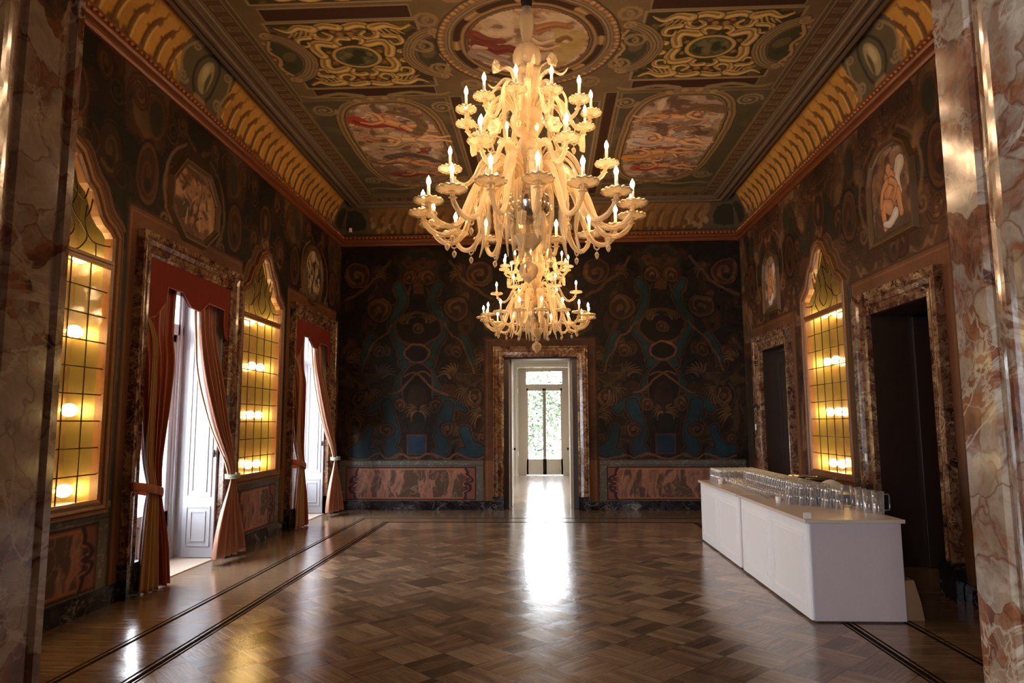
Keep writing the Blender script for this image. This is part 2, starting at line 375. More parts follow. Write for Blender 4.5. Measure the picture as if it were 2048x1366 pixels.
# ------------------------------------------------------------------ painting engine
TAB = RNG.rand(256, 256)
def vnoise(x, y, seed=0):
    x = x + seed*17.3; y = y + seed*31.7
    xi = np.floor(x).astype(int); yi = np.floor(y).astype(int); fx = x-xi; fy = y-yi
    fx = fx*fx*(3-2*fx); fy = fy*fy*(3-2*fy)
    g = lambda a, b: TAB[a & 255, b & 255]
    return (g(xi, yi)*(1-fx)+g(xi+1, yi)*fx)*(1-fy)+(g(xi, yi+1)*(1-fx)+g(xi+1, yi+1)*fx)*fy
def fbm(x, y, o=4, seed=0):
    s = 0; a = .5; t = 0
    for i in range(o):
        s = s + a*vnoise(x*2**i, y*2**i, seed+i*3); t += a; a *= .5
    return s/t
class Paint:
    def __init__(s, u0, u1, v0, v1, du, dv=None, warp=.0, wf=3.0):
        dv = dv or du
        s.nu = int(round((u1-u0)/du))+1; s.nv = int(round((v1-v0)/dv))+1
        s.u = np.linspace(u0, u1, s.nu); s.v = np.linspace(v0, v1, s.nv)
        s.U0, s.V0 = np.meshgrid(s.u, s.v, indexing='ij'); s.U, s.V = s.U0.copy(), s.V0.copy()
        s.m = warp*1.2+.03
        if warp:
            s.U += warp*(fbm(s.U0*wf, s.V0*wf, 3, 1)-.5)*2; s.V += warp*(fbm(s.U0*wf, s.V0*wf, 3, 9)-.5)*2
        s.aa = max(du, dv)*.8; s.img = np.zeros((s.nu, s.nv, 3))
    def sl(s, a0, a1, b0, b1, ex=0):
        e = s.m+ex
        i0, i1 = np.searchsorted(s.u, [a0-e, a1+e]); j0, j1 = np.searchsorted(s.v, [b0-e, b1+e])
        return (slice(i0, i1), slice(j0, j1))
    def put(s, q, mask, rgb, al=1):
        if mask.size == 0: return
        mk = (np.clip(mask, 0, 1)*al)[..., None]; s.img[q] = s.img[q]*(1-mk)+np.array(rgb)*mk
    def rect(s, a0, a1, b0, b1, rgb, al=1):
        q = s.sl(a0, a1, b0, b1); U, V = s.U0[q], s.V0[q]
        d = np.minimum(np.minimum(U-a0, a1-U), np.minimum(V-b0, b1-V)); s.put(q, d/s.aa+.5, rgb, al)
    def frame(s, a0, a1, b0, b1, w, rgb, al=1):
        s.rect(a0, a1, b0, b0+w, rgb, al); s.rect(a0, a1, b1-w, b1, rgb, al); s.rect(a0, a0+w, b0, b1, rgb, al); s.rect(a1-w, a1, b0, b1, rgb, al)
    def ell(s, cu, cv, ru, rv, rgb, al=1, rot=0, p=2.0, ring=None, soft=1):
        R = max(ru, rv)*1.05; q = s.sl(cu-R, cu+R, cv-R, cv+R); U, V = s.U[q]-cu, s.V[q]-cv
        if rot: c, n = math.cos(rot), math.sin(rot); U, V = U*c+V*n, -U*n+V*c
        d = 1-((np.abs(U)/ru)**p+(np.abs(V)/rv)**p)**(1/p); d = d*min(ru, rv)
        m = np.clip(d/(s.aa*soft)+.5, 0, 1)
        if ring: m = m*np.clip((ring-d)/s.aa+.5, 0, 1)
        s.put(q, m, rgb, al)
    def stroke(s, pts, w, rgb, al=1, w2=None, smooth=3):
        pts = catmull(pts, smooth) if smooth and len(pts) > 2 else [np.array(p, float) for p in pts]
        A = np.array(pts); wm = max(w, w2 if w2 is not None else w)
        q = s.sl(A[:, 0].min()-wm, A[:, 0].max()+wm, A[:, 1].min()-wm, A[:, 1].max()+wm); U, V = s.U[q], s.V[q]
        if U.size == 0: return
        best = np.full(U.shape, 1e9); n = len(A)-1
        for i in range(n):
            a, b = A[i], A[i+1]; d = b-a; L = d@d+1e-12
            t = np.clip(((U-a[0])*d[0]+(V-a[1])*d[1])/L, 0, 1)
            ww = w if w2 is None else w+(w2-w)*((i+t)/n)
            best = np.minimum(best, np.hypot(U-a[0]-t*d[0], V-a[1]-t*d[1])-ww)
        s.put(q, -best/s.aa+.5, rgb, al)
    def poly(s, pts, rgb, al=1, smooth=0):
        P = [tuple(p) for p in (catmull(list(pts)+[pts[0]], smooth) if smooth else pts)]
        A = np.array(P); q = s.sl(A[:, 0].min(), A[:, 0].max(), A[:, 1].min(), A[:, 1].max()); U, V = s.U[q], s.V[q]
        ins = np.zeros(U.shape, bool)
        for i in range(len(P)):
            (x0, y0), (x1, y1) = P[i], P[(i+1) % len(P)]
            if y0 == y1: continue
            ins ^= ((V > y0) != (V > y1)) & (U < (x1-x0)*(V-y0)/(y1-y0)+x0)
        s.put(q, ins.astype(float), rgb, al)
    def spiral(s, cu, cv, r, turns, w, rgb, a0=0, d=1, al=1, sq=1):
        pts = []
        n = int(9*turns)+3
        for i in range(n):
            t = i/(n-1); a = a0+d*2*PI*turns*t; rr = r*(1-t)**.8+.02*r; pts.append((cu+rr*math.cos(a), cv+rr*math.sin(a)*sq))
        s.stroke(pts, w, rgb, al, w*.5, 0)
    def mesh(s, name, fn, mat, parent=None, hole=None, backing=None):
        """fn maps arrays (u,v) to world xyz; hole(u,v)->bool drops faces; backing = MB of plain boxes joined in"""
        X, Y, Z = fn(s.U0, s.V0); co = np.stack([np.broadcast_to(X, s.U0.shape), np.broadcast_to(Y, s.U0.shape), np.broadcast_to(Z, s.U0.shape)], -1).reshape(-1, 3).astype(np.float32)
        idx = np.arange(s.nu*s.nv).reshape(s.nu, s.nv)
        quads = np.stack([idx[:-1, :-1], idx[1:, :-1], idx[1:, 1:], idx[:-1, 1:]], -1)
        if hole is not None:
            cu = (s.U0[:-1, :-1]+s.U0[1:, 1:])/2; cv = (s.V0[:-1, :-1]+s.V0[1:, 1:])/2
            quads = quads[~hole(cu, cv)]
        quads = quads.reshape(-1, 4); col = s.img.reshape(-1, 3)
        if backing:
            bv = np.array(backing.v, np.float32); bf = np.array(backing.f, int)+len(co)
            co = np.concatenate([co, bv]); quads = np.concatenate([quads, bf]); col = np.concatenate([col, np.full((len(bv), 3), .05)])
        if parent: co = co-np.array(wloc(parent), np.float32)
        me = bpy.data.meshes.new(name); me.vertices.add(len(co)); me.vertices.foreach_set('co', co.ravel())
        nf = len(quads); me.loops.add(nf*4); me.loops.foreach_set('vertex_index', quads.ravel().astype(np.int32))
        me.polygons.add(nf); me.polygons.foreach_set('loop_start', np.arange(0, nf*4, 4, dtype=np.int32)); me.update(calc_edges=True)
        at = me.color_attributes.new('paint', 'FLOAT_COLOR', 'POINT')
        at.data.foreach_set('color', np.concatenate([np.clip(col, 0, 1), np.ones((len(col), 1))], 1).astype(np.float32).ravel())
        me.materials.append(mat); o = bpy.data.objects.new(name, me); COL.objects.link(o)
        if parent: o.parent = parent
        return o
def struct(o): o['kind'] = 'structure'; return o

#@@FLOOR
# ------------------------------------------------------------------ floor
struct(MB().box(-9, -5, -.12, 9, 24.2, 0).build('floor', M['parquet']))

# ------------------------------------------------------------------ wall murals
DK, BR, MD, TN, OR = (.020, .010, .006), (.075, .030, .014), (.14, .060, .026), (.26, .145, .068), (.30, .12, .045)
GG, TEAL, BLUE = (.050, .044, .026), (.028, .078, .072), (.022, .062, .13)
def ground(p, mir, k=1.0, green=.35, seed=0, lift=1.0):
    """dark rococo ground: contour swirls in browns, mirrored about each axis in mir"""
    U = p.U0; m = np.full(U.shape, 1e9)
    for c in mir: m = np.minimum(m, np.abs(U-c))
    V = p.V0
    a = fbm(m*1.5, V*1.5, 3, seed); b = fbm(m*1.5+5, V*1.5+9, 3, seed+4)
    x, y = m+1.1*(a-.5), V+1.1*(b-.5)
    n = fbm(x*1.9, y*1.5, 4, seed+7); n2 = fbm(x*3.2, y*3.0, 3, seed+20)
    img = np.empty(U.shape+(3,)); img[:] = DK
    def lay(mask, c, al=1): 
        mk = (np.clip(mask, 0, 1)*al)[..., None]; img[:] = img*(1-mk)+np.array(c)*mk
    s = 45
    lay((n-.44)*s, BR); lay((.40-n)*s, GG, green+.3); lay((n-.52)*s, MD); lay((n-.60)*s, TN, .85); lay((n2-.60)*s, BR, .8); lay((.36-n2)*s, GG, green)
    for lv, c in ((.44, OR), (.52, TN), (.60, DK), (.40, MD)):
        lay(1-np.abs(n-lv)*150, c, .55)
    for lv in (.36, .60): lay(1-np.abs(n2-lv)*120, TN, .4)
    fr = fbm(U*9, V*9, 3, 50); img *= (0.75+.5*fr)[..., None]*lift
    p.img = img
def rosette(p, cu, cv, r, c1=MD, c2=TN, a0=0, d=1, q=1):
    p.ell(cu, cv, r*1.12, r*1.12*q, DK); p.ell(cu, cv, r, r*q, BR); p.ell(cu, cv, r, r*q, c1, ring=r*.16)
    p.spiral(cu, cv, r*.8, 1.3, r*.13, c2, a0, d, .75, q); p.ell(cu, cv, r*.2, r*.3*q, c2, .6); p.ell(cu, cv-r*.4*q, r*.3, r*.25*q, DK, .8)
def scrolls(p, mir, rg, n, seed, avoid=None, c=(MD, TN, OR)):
    r = random.Random(seed)
    for i in range(n):
        u, v = r.uniform(rg[0], rg[1]), r.uniform(rg[2], rg[3]); R = r.uniform(.10, .24); a = r.uniform(0, 6.3); d = r.choice((-1, 1)); t = r.uniform(1.1, 1.9); col = r.choice(c); rs = r.random() < .25
        for ax in mir:
            for sg in (1, -1):
                cu = ax+sg*u
                if avoid and avoid(cu, v, R): continue
                if rs: rosette(p, cu, v, R*.8, BR, tuple(x*.7 for x in col), a if sg > 0 else PI-a, d*sg, 1.4)
                else:
                    p.spiral(cu, v, R, t, R*.20, DK, a if sg > 0 else PI-a, d*sg, .8)
                    p.spiral(cu, v, R, t, R*.10, tuple(x*.6 for x in col), a if sg > 0 else PI-a, d*sg, .6)
def dado(p, a0, a1, zt=.86, lum=1.0, lend=True, rend=True):
    """painted marble dado panel between a0 and a1"""
    G, RD, RD2, ORL = (.13, .125, .105), (.23, .085, .06), (.34, .16, .11), (.46, .17, .07)
    sc = lambda c: tuple(x*lum for x in c)
    p.rect(a0-.02, a1+.02, .15, zt+.14, sc(G)); q = p.sl(a0-.02, a1+.02, .15, zt+.14)
    n = fbm(p.U0[q]*5, p.V0[q]*9, 4, 70); p.put(q, (np.abs(n-.5) < .018).astype(float)*((p.U0[q] > a0-.02) & (p.U0[q] < a1+.02) & (p.V0[q] < zt+.14) & (p.V0[q] > .15)), sc((.30, .28, .23)), .7)
    p.rect(a0-.02, a1+.02, zt+.02, zt+.035, sc((.03, .03, .03)), .8)
    p.rect(a0+.12, a1-.12, .19, zt, sc(RD)); p.frame(a0+.12, a1-.12, .19, zt, .022, sc((.02, .012, .012)))
    b0, b1 = a0+.34, a1-.34
    q = p.sl(b0, b1, .22, zt-.04); U, V = p.U0[q], p.V0[q]
    n = fbm(U*2.2+1.5*fbm(U*2, V*2, 3, 4), V*1.3-U*.8, 4, 33); n2 = fbm(U*7, V*4+3*n, 3, 12)
    inside = ((U > b0) & (U < b1) & (V > .23) & (V < zt-.04)).astype(float)
    p.put(q, inside, sc(RD2)); n3 = fbm(U*6+2.5*n, V*1.6-U*1.2, 4, 55)
    p.put(q, inside*np.clip((n3-.47)*16, 0, 1), sc((.085, .055, .038)), .9); p.put(q, inside*np.clip((.40-n3)*14, 0, 1), sc((.20, .10, .07)), .8); p.put(q, inside*np.clip(1-np.abs(n3-.47)*40, 0, 1), sc((.40, .20, .13)), .6); p.put(q, inside*np.clip(1-np.abs(n2-.5)*28, 0, 1), sc((.42, .25, .17)), .55)
    p.rect(b0, b1, .225, .245, sc(ORL)); p.rect(b0, b1, zt-.06, zt-.04, sc(ORL))
    zm = (.23+zt-.05)/2; h = (zt-.28)/2
    for e, sg, on in ((b0, 1, lend), (b1, -1, rend)):
        if not on: continue
        pts = [(e, zm+h), (e-.02*sg, zm+h*.72), (e+.0*sg, zm+h*.55), (e-.10*sg, zm+h*.42), (e-.13*sg, zm+h*.2), (e-.03*sg, zm+h*.12), (e-.0*sg, zm)]
        lo = [(a, 2*zm-b) for a, b in pts[::-1]]
        for w, c in ((.040, sc((.035, .022, .03))), (.010, sc(ORL))):
            off = .03*sg if w < .02 else 0
            p.stroke([(a+off, b) for a, b in pts+lo[1:]], w, c, 1, None, 4)
        for s2 in (1, -1): p.spiral(e-.07*sg, zm+s2*h*.28, .06, 1.2, .014, sc((.035, .022, .03)), 0, sg*s2)
OG = [(0, 4.17), (.10, 4.13), (.17, 4.03), (.24, 3.92), (.33, 3.87), (.40, 3.76), (.45, 3.66), (.52, 3.60), (.62, 3.555), (.675, 3.50)]
def ogw(z):   # half width of the leaded windows at height z
    zs = [q[1] for q in OG][::-1]; ws = [q[0] for q in OG][::-1]
    return np.where(z < 3.50, .675, np.interp(z, zs, ws, left=.675, right=-1))
DOORS_L, DOORS_R = (8.07, 12.47), (8.0, 12.32)
WIN_L, WIN_R = (5.80, 10.14), (10.03,)
NW, NWR = 'x', 'x'

def side_paint(side):
    doors, wins = (DOORS_L, WIN_L) if side == 'L' else (DOORS_R, WIN_R)
    dh, dz = (1.19, 3.72) if side == 'L' else (.97, 3.24)
    p = Paint(YF, D, 0, ZC, .02, .0125, .03, 3)
    mir = sorted(list(doors)+list(wins)+([5.7] if side == 'R' else [])+[3.6])
    ground(p, mir, seed=2 if side == 'L' else 6, green=.06 if side == 'L' else .5, lift=.66 if side == 'L' else 1.0)  # right mural painted lighter than left, window light put into the colour
    def av(u, v, R): return False
    scrolls(p, [d for d in mir if d > 4], (.1, 2.1, 3.6, 5.3), 9, 3 if side == 'L' else 8)
    for d in doors:
        for sg in (1, -1):
            rosette(p, d+sg*1.05, 4.35, .22, MD, MD, .5, sg, 1.5)
            p.ell(d+sg*.95, 5.0, .16, .26, DK); p.ell(d+sg*.95, 5.0, .13, .22, GG); p.ell(d+sg*.95, 5.0, .16, .26, MD, ring=.03)
            p.stroke([(d+sg*.55, 3.95), (d+sg*.72, 4.3), (d+sg*.62, 4.75), (d+sg*.3, 5.0)], .035, TN, .8, .015); p.spiral(d+sg*.68, 3.98, .13, 1.5, .024, TN, PI/2, sg)
            p.stroke([(d+sg*.1, 5.0), (d+sg*.35, 5.12), (d+sg*.5, 5.0)], .03, MD, .9, .01)
        p.rect(d-dh-.16, d+dh+.16, 0, dz+.24, (.20, .082, .036)); p.frame(d-dh-.16, d+dh+.16, -.1, dz+.24, .02, (.06, .024, .012)); p.frame(d-dh-.11, d+dh+.11, -.1, dz+.18, .012, (.32, .15, .07))
    cw = (3.62, 5.14, 5.26, 4.6)
    for w in list(wins)+([5.7] if side == 'R' else []):
        # grey-green pilaster strips either side, outline that follows the ogee head
        for sg in (1, -1):
            a = w+sg*.83
            p.rect(a-.075, a+.075, .15, 3.45, (.075, .075, .05)); p.rect(a-.09, a-.075, .15, 3.45, DK); p.rect(a+.075, a+.09, .15, 3.45, DK)
            q = p.sl(a-.07, a+.07, .2, 3.4); n = fbm(p.U0[q]*9, p.V0[q]*3, 4, 8); p.put(q, ((np.abs(n-.5) < .03) & (np.abs(p.U0[q]-a) < .07) & (p.V0[q] < 3.45)).astype(float), (.16, .15, .10), .6)
        for off, wd, c in ((.17, .035, MD), (.12, .02, TN), (.21, .012, TN)):
            pts = [(w+s2*(x+off), z+off*.7) for s2 in (1,) for x, z in OG]
            p.stroke(pts, wd, c, .8, None, 2); p.stroke([(2*w-a, b) for a, b in pts], wd, c, .8, None, 2)
        p.spiral(w, 4.42, .12, 1.3, .03, TN, 0, 1); p.ell(w, 4.72, .2, .27, DK); p.ell(w, 4.72, .15, .2, BR); p.ell(w, 4.72, .2, .27, MD, ring=.035); p.ell(w, 4.72, .05, .12, TN, .7)
        dado(p, w-.86, w+.86, .80, 1.3)
    f = fbm(p.U0*2.2, p.V0*1.4, 4, 91); p.img = p.img*(.22+.75*f)[..., None]
    p.rect(YF, 14.2, 0, .16, (.01, .01, .012))
    def hole(u, v):
        h = np.zeros(u.shape, bool)
        for d in doors: h |= (np.abs(u-d) < dh-.12) & (v < dz-.12)
        for w in wins: h |= (np.abs(u-w) < ogw(v)+.015) & (v > 1.0)
        return h
    # thick backing behind the painted face
    bk = MB(); cuts = sorted([(d-dh+.1, d+dh-.1, 0, dz-.1) for d in doors]+[(w-.75, w+.75, .9, 4.3) for w in wins])
    x0, x1 = (XL-.5, XL-.006) if side == 'L' else (XR+.006, XR+.5)
    y = YF-.9
    for a, b, z0, z1 in cuts:
        bk.box(x0, y, 0, x1, a, 6.6)
        if z0 > 0: bk.box(x0, a, 0, x1, b, z0)
        bk.box(x0, a, z1, x1, b, 6.6); y = b
    bk.box(x0, y, 0, x1, D+.5, 6.6)
    X = XL if side == 'L' else XR
    return struct(p.mesh('wall_left' if side == 'L' else 'wall_right', lambda u, v: (np.full(u.shape, X), u, v), M['wall_paint'], None, hole, bk))
wall_left = side_paint('L'); wall_right = side_paint('R')

def far_paint():
    p = Paint(XL, XR, 0, ZC, .0125, .0125, .060, 3.5)
    CL, CR = -2.58, 2.36
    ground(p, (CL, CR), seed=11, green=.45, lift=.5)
    scrolls(p, (CL, CR), (.3, 1.35, 1.3, 5.2), 26, 21)
    Zm = lambda px, py: ((px-405)*.004515, 5.855-py*.00447)       # drawing units of the mural cartoon
    def S(pts, w, c, al=1, w2=None):
        for C in (CL, CR):
            for sg in (1, -1):
                q = [(C+sg*Zm(*a)[0], Zm(*a)[1]) for a in pts]; p.stroke(q, w, c, al, w2)
    def E(px, py, rx, ry, c, al=1, ring=None):
        for C in (CL, CR):
            for sg in (1, -1):
                u, v = Zm(px, py); p.ell(C+sg*u, v, rx, ry, c, al, ring=ring)
    def ribbon(pts, w, c, edge=(.17, .075, .032)):
        S(pts, w+.035, edge); S(pts, w+.018, DK); S(pts, w, c)
    ribbon([(500, 300), (470, 360), (500, 430), (520, 500), (480, 590), (470, 650)], .075, TEAL)
    ribbon([(345, 660), (400, 680), (460, 715), (490, 775)], .085, TEAL)
    ribbon([(520, 820), (570, 835), (610, 870)], .075, TEAL)
    ribbon([(545, 850), (525, 920), (510, 980), (525, 1040), (500, 1060)], .11, (.026, .075, .10))
    ribbon([(620, 960), (640, 1030), (690, 1050), (600, 1062)], .09, (.026, .075, .10))
    ribbon([(610, 540), (640, 600), (650, 660)], .07, TEAL)
    for C in (CL, CR):
        p.rect(C-.20, C+.20, 1.08, 1.48, (.16, .07, .035)); p.rect(C-.17, C+.17, 1.10, 1.45, BLUE)
        p.ell(C, 2.42, .34, .52, (.16, .07, .03)); p.ell(C, 2.42, .31, .49, DK); p.ell(C, 2.2, .2, .3, BR, .6)
        p.ell(C, 3.62, .50, .38, MD); p.ell(C, 3.62, .44, .32, DK); p.ell(C, 3.12, .28, .20, OR); p.ell(C, 3.12, .24, .16, DK)
        p.ell(C, 4.95, .42, .30, (.05, .055, .03)); p.poly([(C-.3, 4.95), (C+.3, 4.95), (C+.12, 4.62), (C+.1, 4.36), (C-.1, 4.36), (C-.12, 4.62)], (.15, .065, .028)); 
        for k in range(7): p.ell(C-.3+.1*k, 5.02+.05*math.sin(k*2), .06, .06, (.17, .075, .03) if k % 2 else (.20, .05, .03))
    for cx, cy, r, d in ((580, 410, .25, 1), (690, 250, .27, -1), (575, 605, .13, 1), (540, 960, .14, -1), (405, 500, .12, 1), (660, 820, .18, -1), (480, 850, .13, 1), (445, 260, .17, 1), (690, 1000, .10, 1)):
        for C in (CL, CR):
            for sg in (1, -1):
                u, v = Zm(cx, cy); rosette(p, C+sg*u, v, r, (.17, .07, .03), (.25, .125, .055), .6 if sg > 0 else PI-.6, d*sg)
    # shell and leaf masses
    for px, py, n, a0, L in ((560, 720, 7, .2, .26), (640, 790, 8, 2.2, .30), (690, 900, 7, 1.2, .26), (450, 470, 6, -.4, .2), (600, 250, 6, .9, .22), (395, 880, 5, 1.4, .2), (710, 650, 6, .5, .22)):
        for k in range(n):
            a = a0+k*2.4/n; u0, v0 = Zm(px, py)
            for C in (CL, CR):
                for sg in (1, -1):
                    q = [(C+sg*(u0+t*L*math.cos(a+t*.9)), v0+t*L*math.sin(a+t*.9)) for t in (0, .35, .7, 1)]
                    p.stroke(q, .038, DK, 1, .012); p.stroke(q, .026, (.26, .14, .062), .9, .006)
    S([(350, 720), (390, 700), (440, 740), (500, 790), (540, 800)], .02, OR); S([(300, 1080), (340, 1065), (380, 1085), (430, 1085), (480, 1060), (540, 1085), (575, 1065), (640, 1085), (700, 1080)], .018, OR)
    S([(520, 480), (545, 520), (600, 560), (640, 640), (660, 700)], .018, (.24, .10, .04)); S([(540, 180), (600, 260), (680, 330), (740, 360)], .03, (.17, .09, .04))
    # rays of leaves over the doorway
    for k in range(8):
        a = PI*(.12+.095*k); 
        for sg in (1, -1): p.stroke([(XC+sg*(.55+.0*k), 3.35+.03*k), (XC+sg*(.95+.12*math.sin(k)), 3.55+.06*k), (XC+sg*(1.0-.06*k), 3.75+.10*k)], .05, (.15, .085, .04), .9, .02)
    for sg in (1, -1): rosette(p, XC+sg*.35, 3.72, .17, MD, TN, 0, sg)
    c = -.095
    p.rect(c-1.13, c+1.13, 0, 3.42, (.20, .085, .038)); p.frame(c-1.13, c+1.13, -.1, 3.42, .022, (.07, .028, .014)); p.frame(c-1.08, c+1.08, -.1, 3.37, .012, (.30, .14, .06))
    dado(p, XL+.08, c-1.17, .84, 1.0); dado(p, c+1.17, XR-.08, .84, 1.0)
    p.rect(XL, c-.95, 0, .16, (.01, .01, .012)); p.rect(c+.95, XR, 0, .16, (.01, .01, .012))
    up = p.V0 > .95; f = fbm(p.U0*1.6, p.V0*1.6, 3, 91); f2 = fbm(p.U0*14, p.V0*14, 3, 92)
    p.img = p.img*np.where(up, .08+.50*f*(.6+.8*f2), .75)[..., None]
    hole = lambda u, v: (np.abs(u-c) < .80) & (v < 3.06)
    bk = MB().box(XL-.5, D+.006, 0, c-.76, D+.45, 6.6).box(c+.76, D+.006, 0, XR+.5, D+.45, 6.6).box(c-.76, D+.006, 3.1, c+.76, D+.45, 6.6)
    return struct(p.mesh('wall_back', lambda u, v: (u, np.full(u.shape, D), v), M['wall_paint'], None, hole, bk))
wall_back = far_paint()

# ------------------------------------------------------------------ painted ceiling
def ceiling_paint():
    x0, x1, y0, y1 = XL+.30, XR-.30, YF, D-.30
    p = Paint(x0, x1, y0, y1, .0125, .0125, .015, 4)
    OL, GR, CRM, GLD, GD2, BK = (.15, .100, .054), (.080, .066, .040), (.27, .20, .115), (.44, .29, .10), (.20, .115, .035), (.022, .013, .008)
    n = fbm(p.U0*2.5, p.V0*2.5, 5, 3); p.img[:] = np.array(OL); p.img *= (.7+.6*n)[..., None]
    # dentil band round the field
    def band(c0, c1, rgb): 
        d = np.minimum(np.minimum(p.U0-XL, XR-p.U0), np.minimum(p.V0-YF, D-p.V0)); m = ((d > c0) & (d < c1)).astype(float)[..., None]; p.img[:] = p.img*(1-m)+np.array(rgb)*m; return m
    band(.25, .64, (.13, .09, .055)); band(.64, .66, CRM); band(.66, .84, (.10, .055, .03)); band(.84, .86, CRM); band(.86, .90, (.10, .07, .04)); band(.90, .915, CRM)
    d = np.minimum(np.minimum(p.U0-XL, XR-p.U0), D-p.V0); along = np.where((D-p.V0) < np.minimum(p.U0-XL, XR-p.U0), p.U0, p.V0)
    dent = ((d > .68) & (d < .82) & ((along/.20) % 1 < .55)); p.img[dent] = (.20, .13, .07); dent2 = ((d > .70) & (d < .80) & ((along/.20) % 1 < .45) & ((along/.20) % 1 > .1)); p.img[dent2] = (.13, .085, .05)
    X = lambda s, a: XC+s*a                       # a measured out from the axis of the room
    YM = 7.92
    for s in (1, -1):
        for yy in (6.90, 8.71): p.rect(min(X(s, 1.29), X(s, 2.92)), max(X(s, 1.29), X(s, 2.92)), yy-.02, yy+.24, CRM); p.rect(min(X(s, 1.30), X(s, 2.91)), max(X(s, 1.30), X(s, 2.91)), yy, yy+.22, (.045, .018, .011))
        for ym, hh in ((YM, .79), (6.05, .80), (4.2, .8)):
            a0, a1 = sorted((X(s, 1.24), X(s, 2.98)))
            p.rect(a0, a1, ym-hh+.02, ym+hh-.02, (.045, .034, .016)); p.frame(a0, a1, ym-hh+.02, ym+hh-.02, .03, CRM)
            q = p.sl(a0, a1, ym-hh, ym+hh); f = fbm(p.U0[q]*7, p.V0[q]*7, 3, 31); msk = ((p.U0[q] > a0+.03) & (p.U0[q] < a1-.03) & (np.abs(p.V0[q]-ym) < hh-.05)); p.put(q, msk*np.clip((f-.52)*18, 0, 1), (.12, .085, .03), .8)
            c = X(s, 2.11)
            for e in (1, -1):
                for g in (1, -1):
                    # ribbon scrolls: big curls towards the corners with gold bodies and pale edges
                    P = lambda l: [(c+e*a, ym+g*b) for a, b in l]
                    for (l, w, w2) in (([(.05, .64), (.20, .68), (.34, .60), (.36, .46), (.25, .40), (.17, .47), (.24, .55)], .066, .018), ([(.36, .62), (.50, .66), (.64, .58), (.76, .66)], .075, .01), ([(.20, .28), (.38, .32), (.44, .20), (.40, .04)], .070, .060), ([(.44, .45), (.58, .42), (.60, .30), (.50, .27), (.47, .35)], .045, .012), ([(.0, .40), (.10, .42), (.16, .36), (.12, .29)], .045, .02), ([(.55, .10), (.66, .14), (.70, .04)], .05, .02)):
                        p.stroke(P(l), w+.014, BK, 1, w2+.012); p.stroke(P(l), w, GLD, 1, w2); p.stroke([(a+.008, b+.012) for a, b in P(l)], w*.45, (.60, .43, .18), .9, w2*.4); p.stroke([(a-.01, b-.016) for a, b in P(l)], w*.28, GD2, .9, w2*.3)
                    for k in range(5): p.stroke(P([(.36+.06*k, .62-.02*k), (.38+.07*k, .52-.01*k), (.42+.065*k, .47)]), .014, (.50, .34, .13), .8, .004)
                    p.ell(c+e*.30, ym+g*.12, .035, .035, (.24, .13, .04)); p.ell(c+e*.06, ym+g*.50, .04, .04, (.30, .15, .06)); p.ell(c+e*.13, ym+g*.56, .03, .03, (.27, .11, .05))
            p.ell(c, ym, .31, .27, BK); p.ell(c, ym, .295, .255, GLD); p.ell(c, ym, .25, .215, BK); p.ell(c, ym, .24, .20, (.085, .085, .04))
            q = p.sl(c-.2, c+.2, ym-.18, ym+.18); f = fbm(p.U0[q]*11, p.V0[q]*11, 3, 5); r2 = ((p.U0[q]-c)/.22)**2+((p.V0[q]-ym)/.18)**2 < 1; p.put(q, r2*np.clip((f-.5)*16, 0, 1), (.03, .03, .015), .9); p.put(q, r2*np.clip((.42-f)*16, 0, 1), (.17, .13, .06), .8)
            # crescent cartouches at both ends
            for cc, sg, W in ((X(s, 3.02), -s, .34), (X(s, 1.12), s, .36)):
                pts = [(cc, ym+.52), (cc+sg*W*.62, ym+.36), (cc+sg*W, ym), (cc+sg*W*.62, ym-.36), (cc, ym-.52)]
                inn = [(cc-sg*.02, ym-.40), (cc-sg*.10, ym-.2), (cc-sg*.03, ym), (cc-sg*.10, ym+.2), (cc-sg*.02, ym+.40)]
                p.poly([(a, b) for a, b in pts]+inn, OL, 1, 4); p.stroke(pts, .085, BK); p.stroke(pts, .075, (.23, .155, .085)); p.stroke(pts, .045, (.13, .08, .04)); p.stroke(pts, .030, (.28, .2, .11)); p.stroke(pts, .008, (.07, .04, .02))
                gp = [(cc+sg*.0, ym+.38), (cc+sg*W*.45, ym+.27), (cc+sg*W*.68, ym), (cc+sg*W*.45, ym-.27), (cc, ym-.38), (cc-sg*.08, ym-.2), (cc-sg*.02, ym), (cc-sg*.08, ym+.2)]
                p.poly(gp, (.055, .052, .025), 1, 4); p.ell(cc+sg*W*.3, ym-.05, .08, .12, (.14, .10, .05), .8, .5); p.ell(cc+sg*W*.2, ym+.16, .07, .06, (.04, .045, .025), .9)
                p.stroke(inn, .034, BK, .9); p.stroke(inn, .022, (.36, .23, .11))
                for g in (1, -1): p.spiral(cc-sg*.02, ym+g*.50, .075, 1.5, .016, (.33, .22, .11), 0, g*sg)
                for k in range(7): p.ell(cc-sg*(.08+.02*math.cos(k*2.4)), ym-.36+.12*k, .022, .022, (.38, .25, .11))
        # far fresco panel
        for base, fl in ((8.99, 1), (6.85, -1)):
            Yq = lambda t: base+fl*t
            a0, a1 = sorted((X(s, 1.18), X(s, 3.22))); b0, b1 = sorted((Yq(.03), Yq(4.0)))
            p.rect(a0, a1, b0, b1, GR) if fl > 0 else None
            if fl < 0: continue
            q = p.sl(a0, a1, b0, b1); f = fbm(p.U0[q]*3, p.V0[q]*3, 5, 14); p.put(q, ((p.U0[q] > a0) & (p.U0[q] < a1) & (p.V0[q] < b1) & (p.V0[q] > b0))*np.clip((f-.5)*6, 0, 1), (.13, .105, .065), .8)
            p.frame(a0, a1, b0, b1, .025, (.24, .17, .10)); p.frame(a0+.06*0, a1, b0, b1, .008, (.06, .035, .02))
            cu, cv, ru, rv = X(s, 2.12), 10.78, .80, 1.76
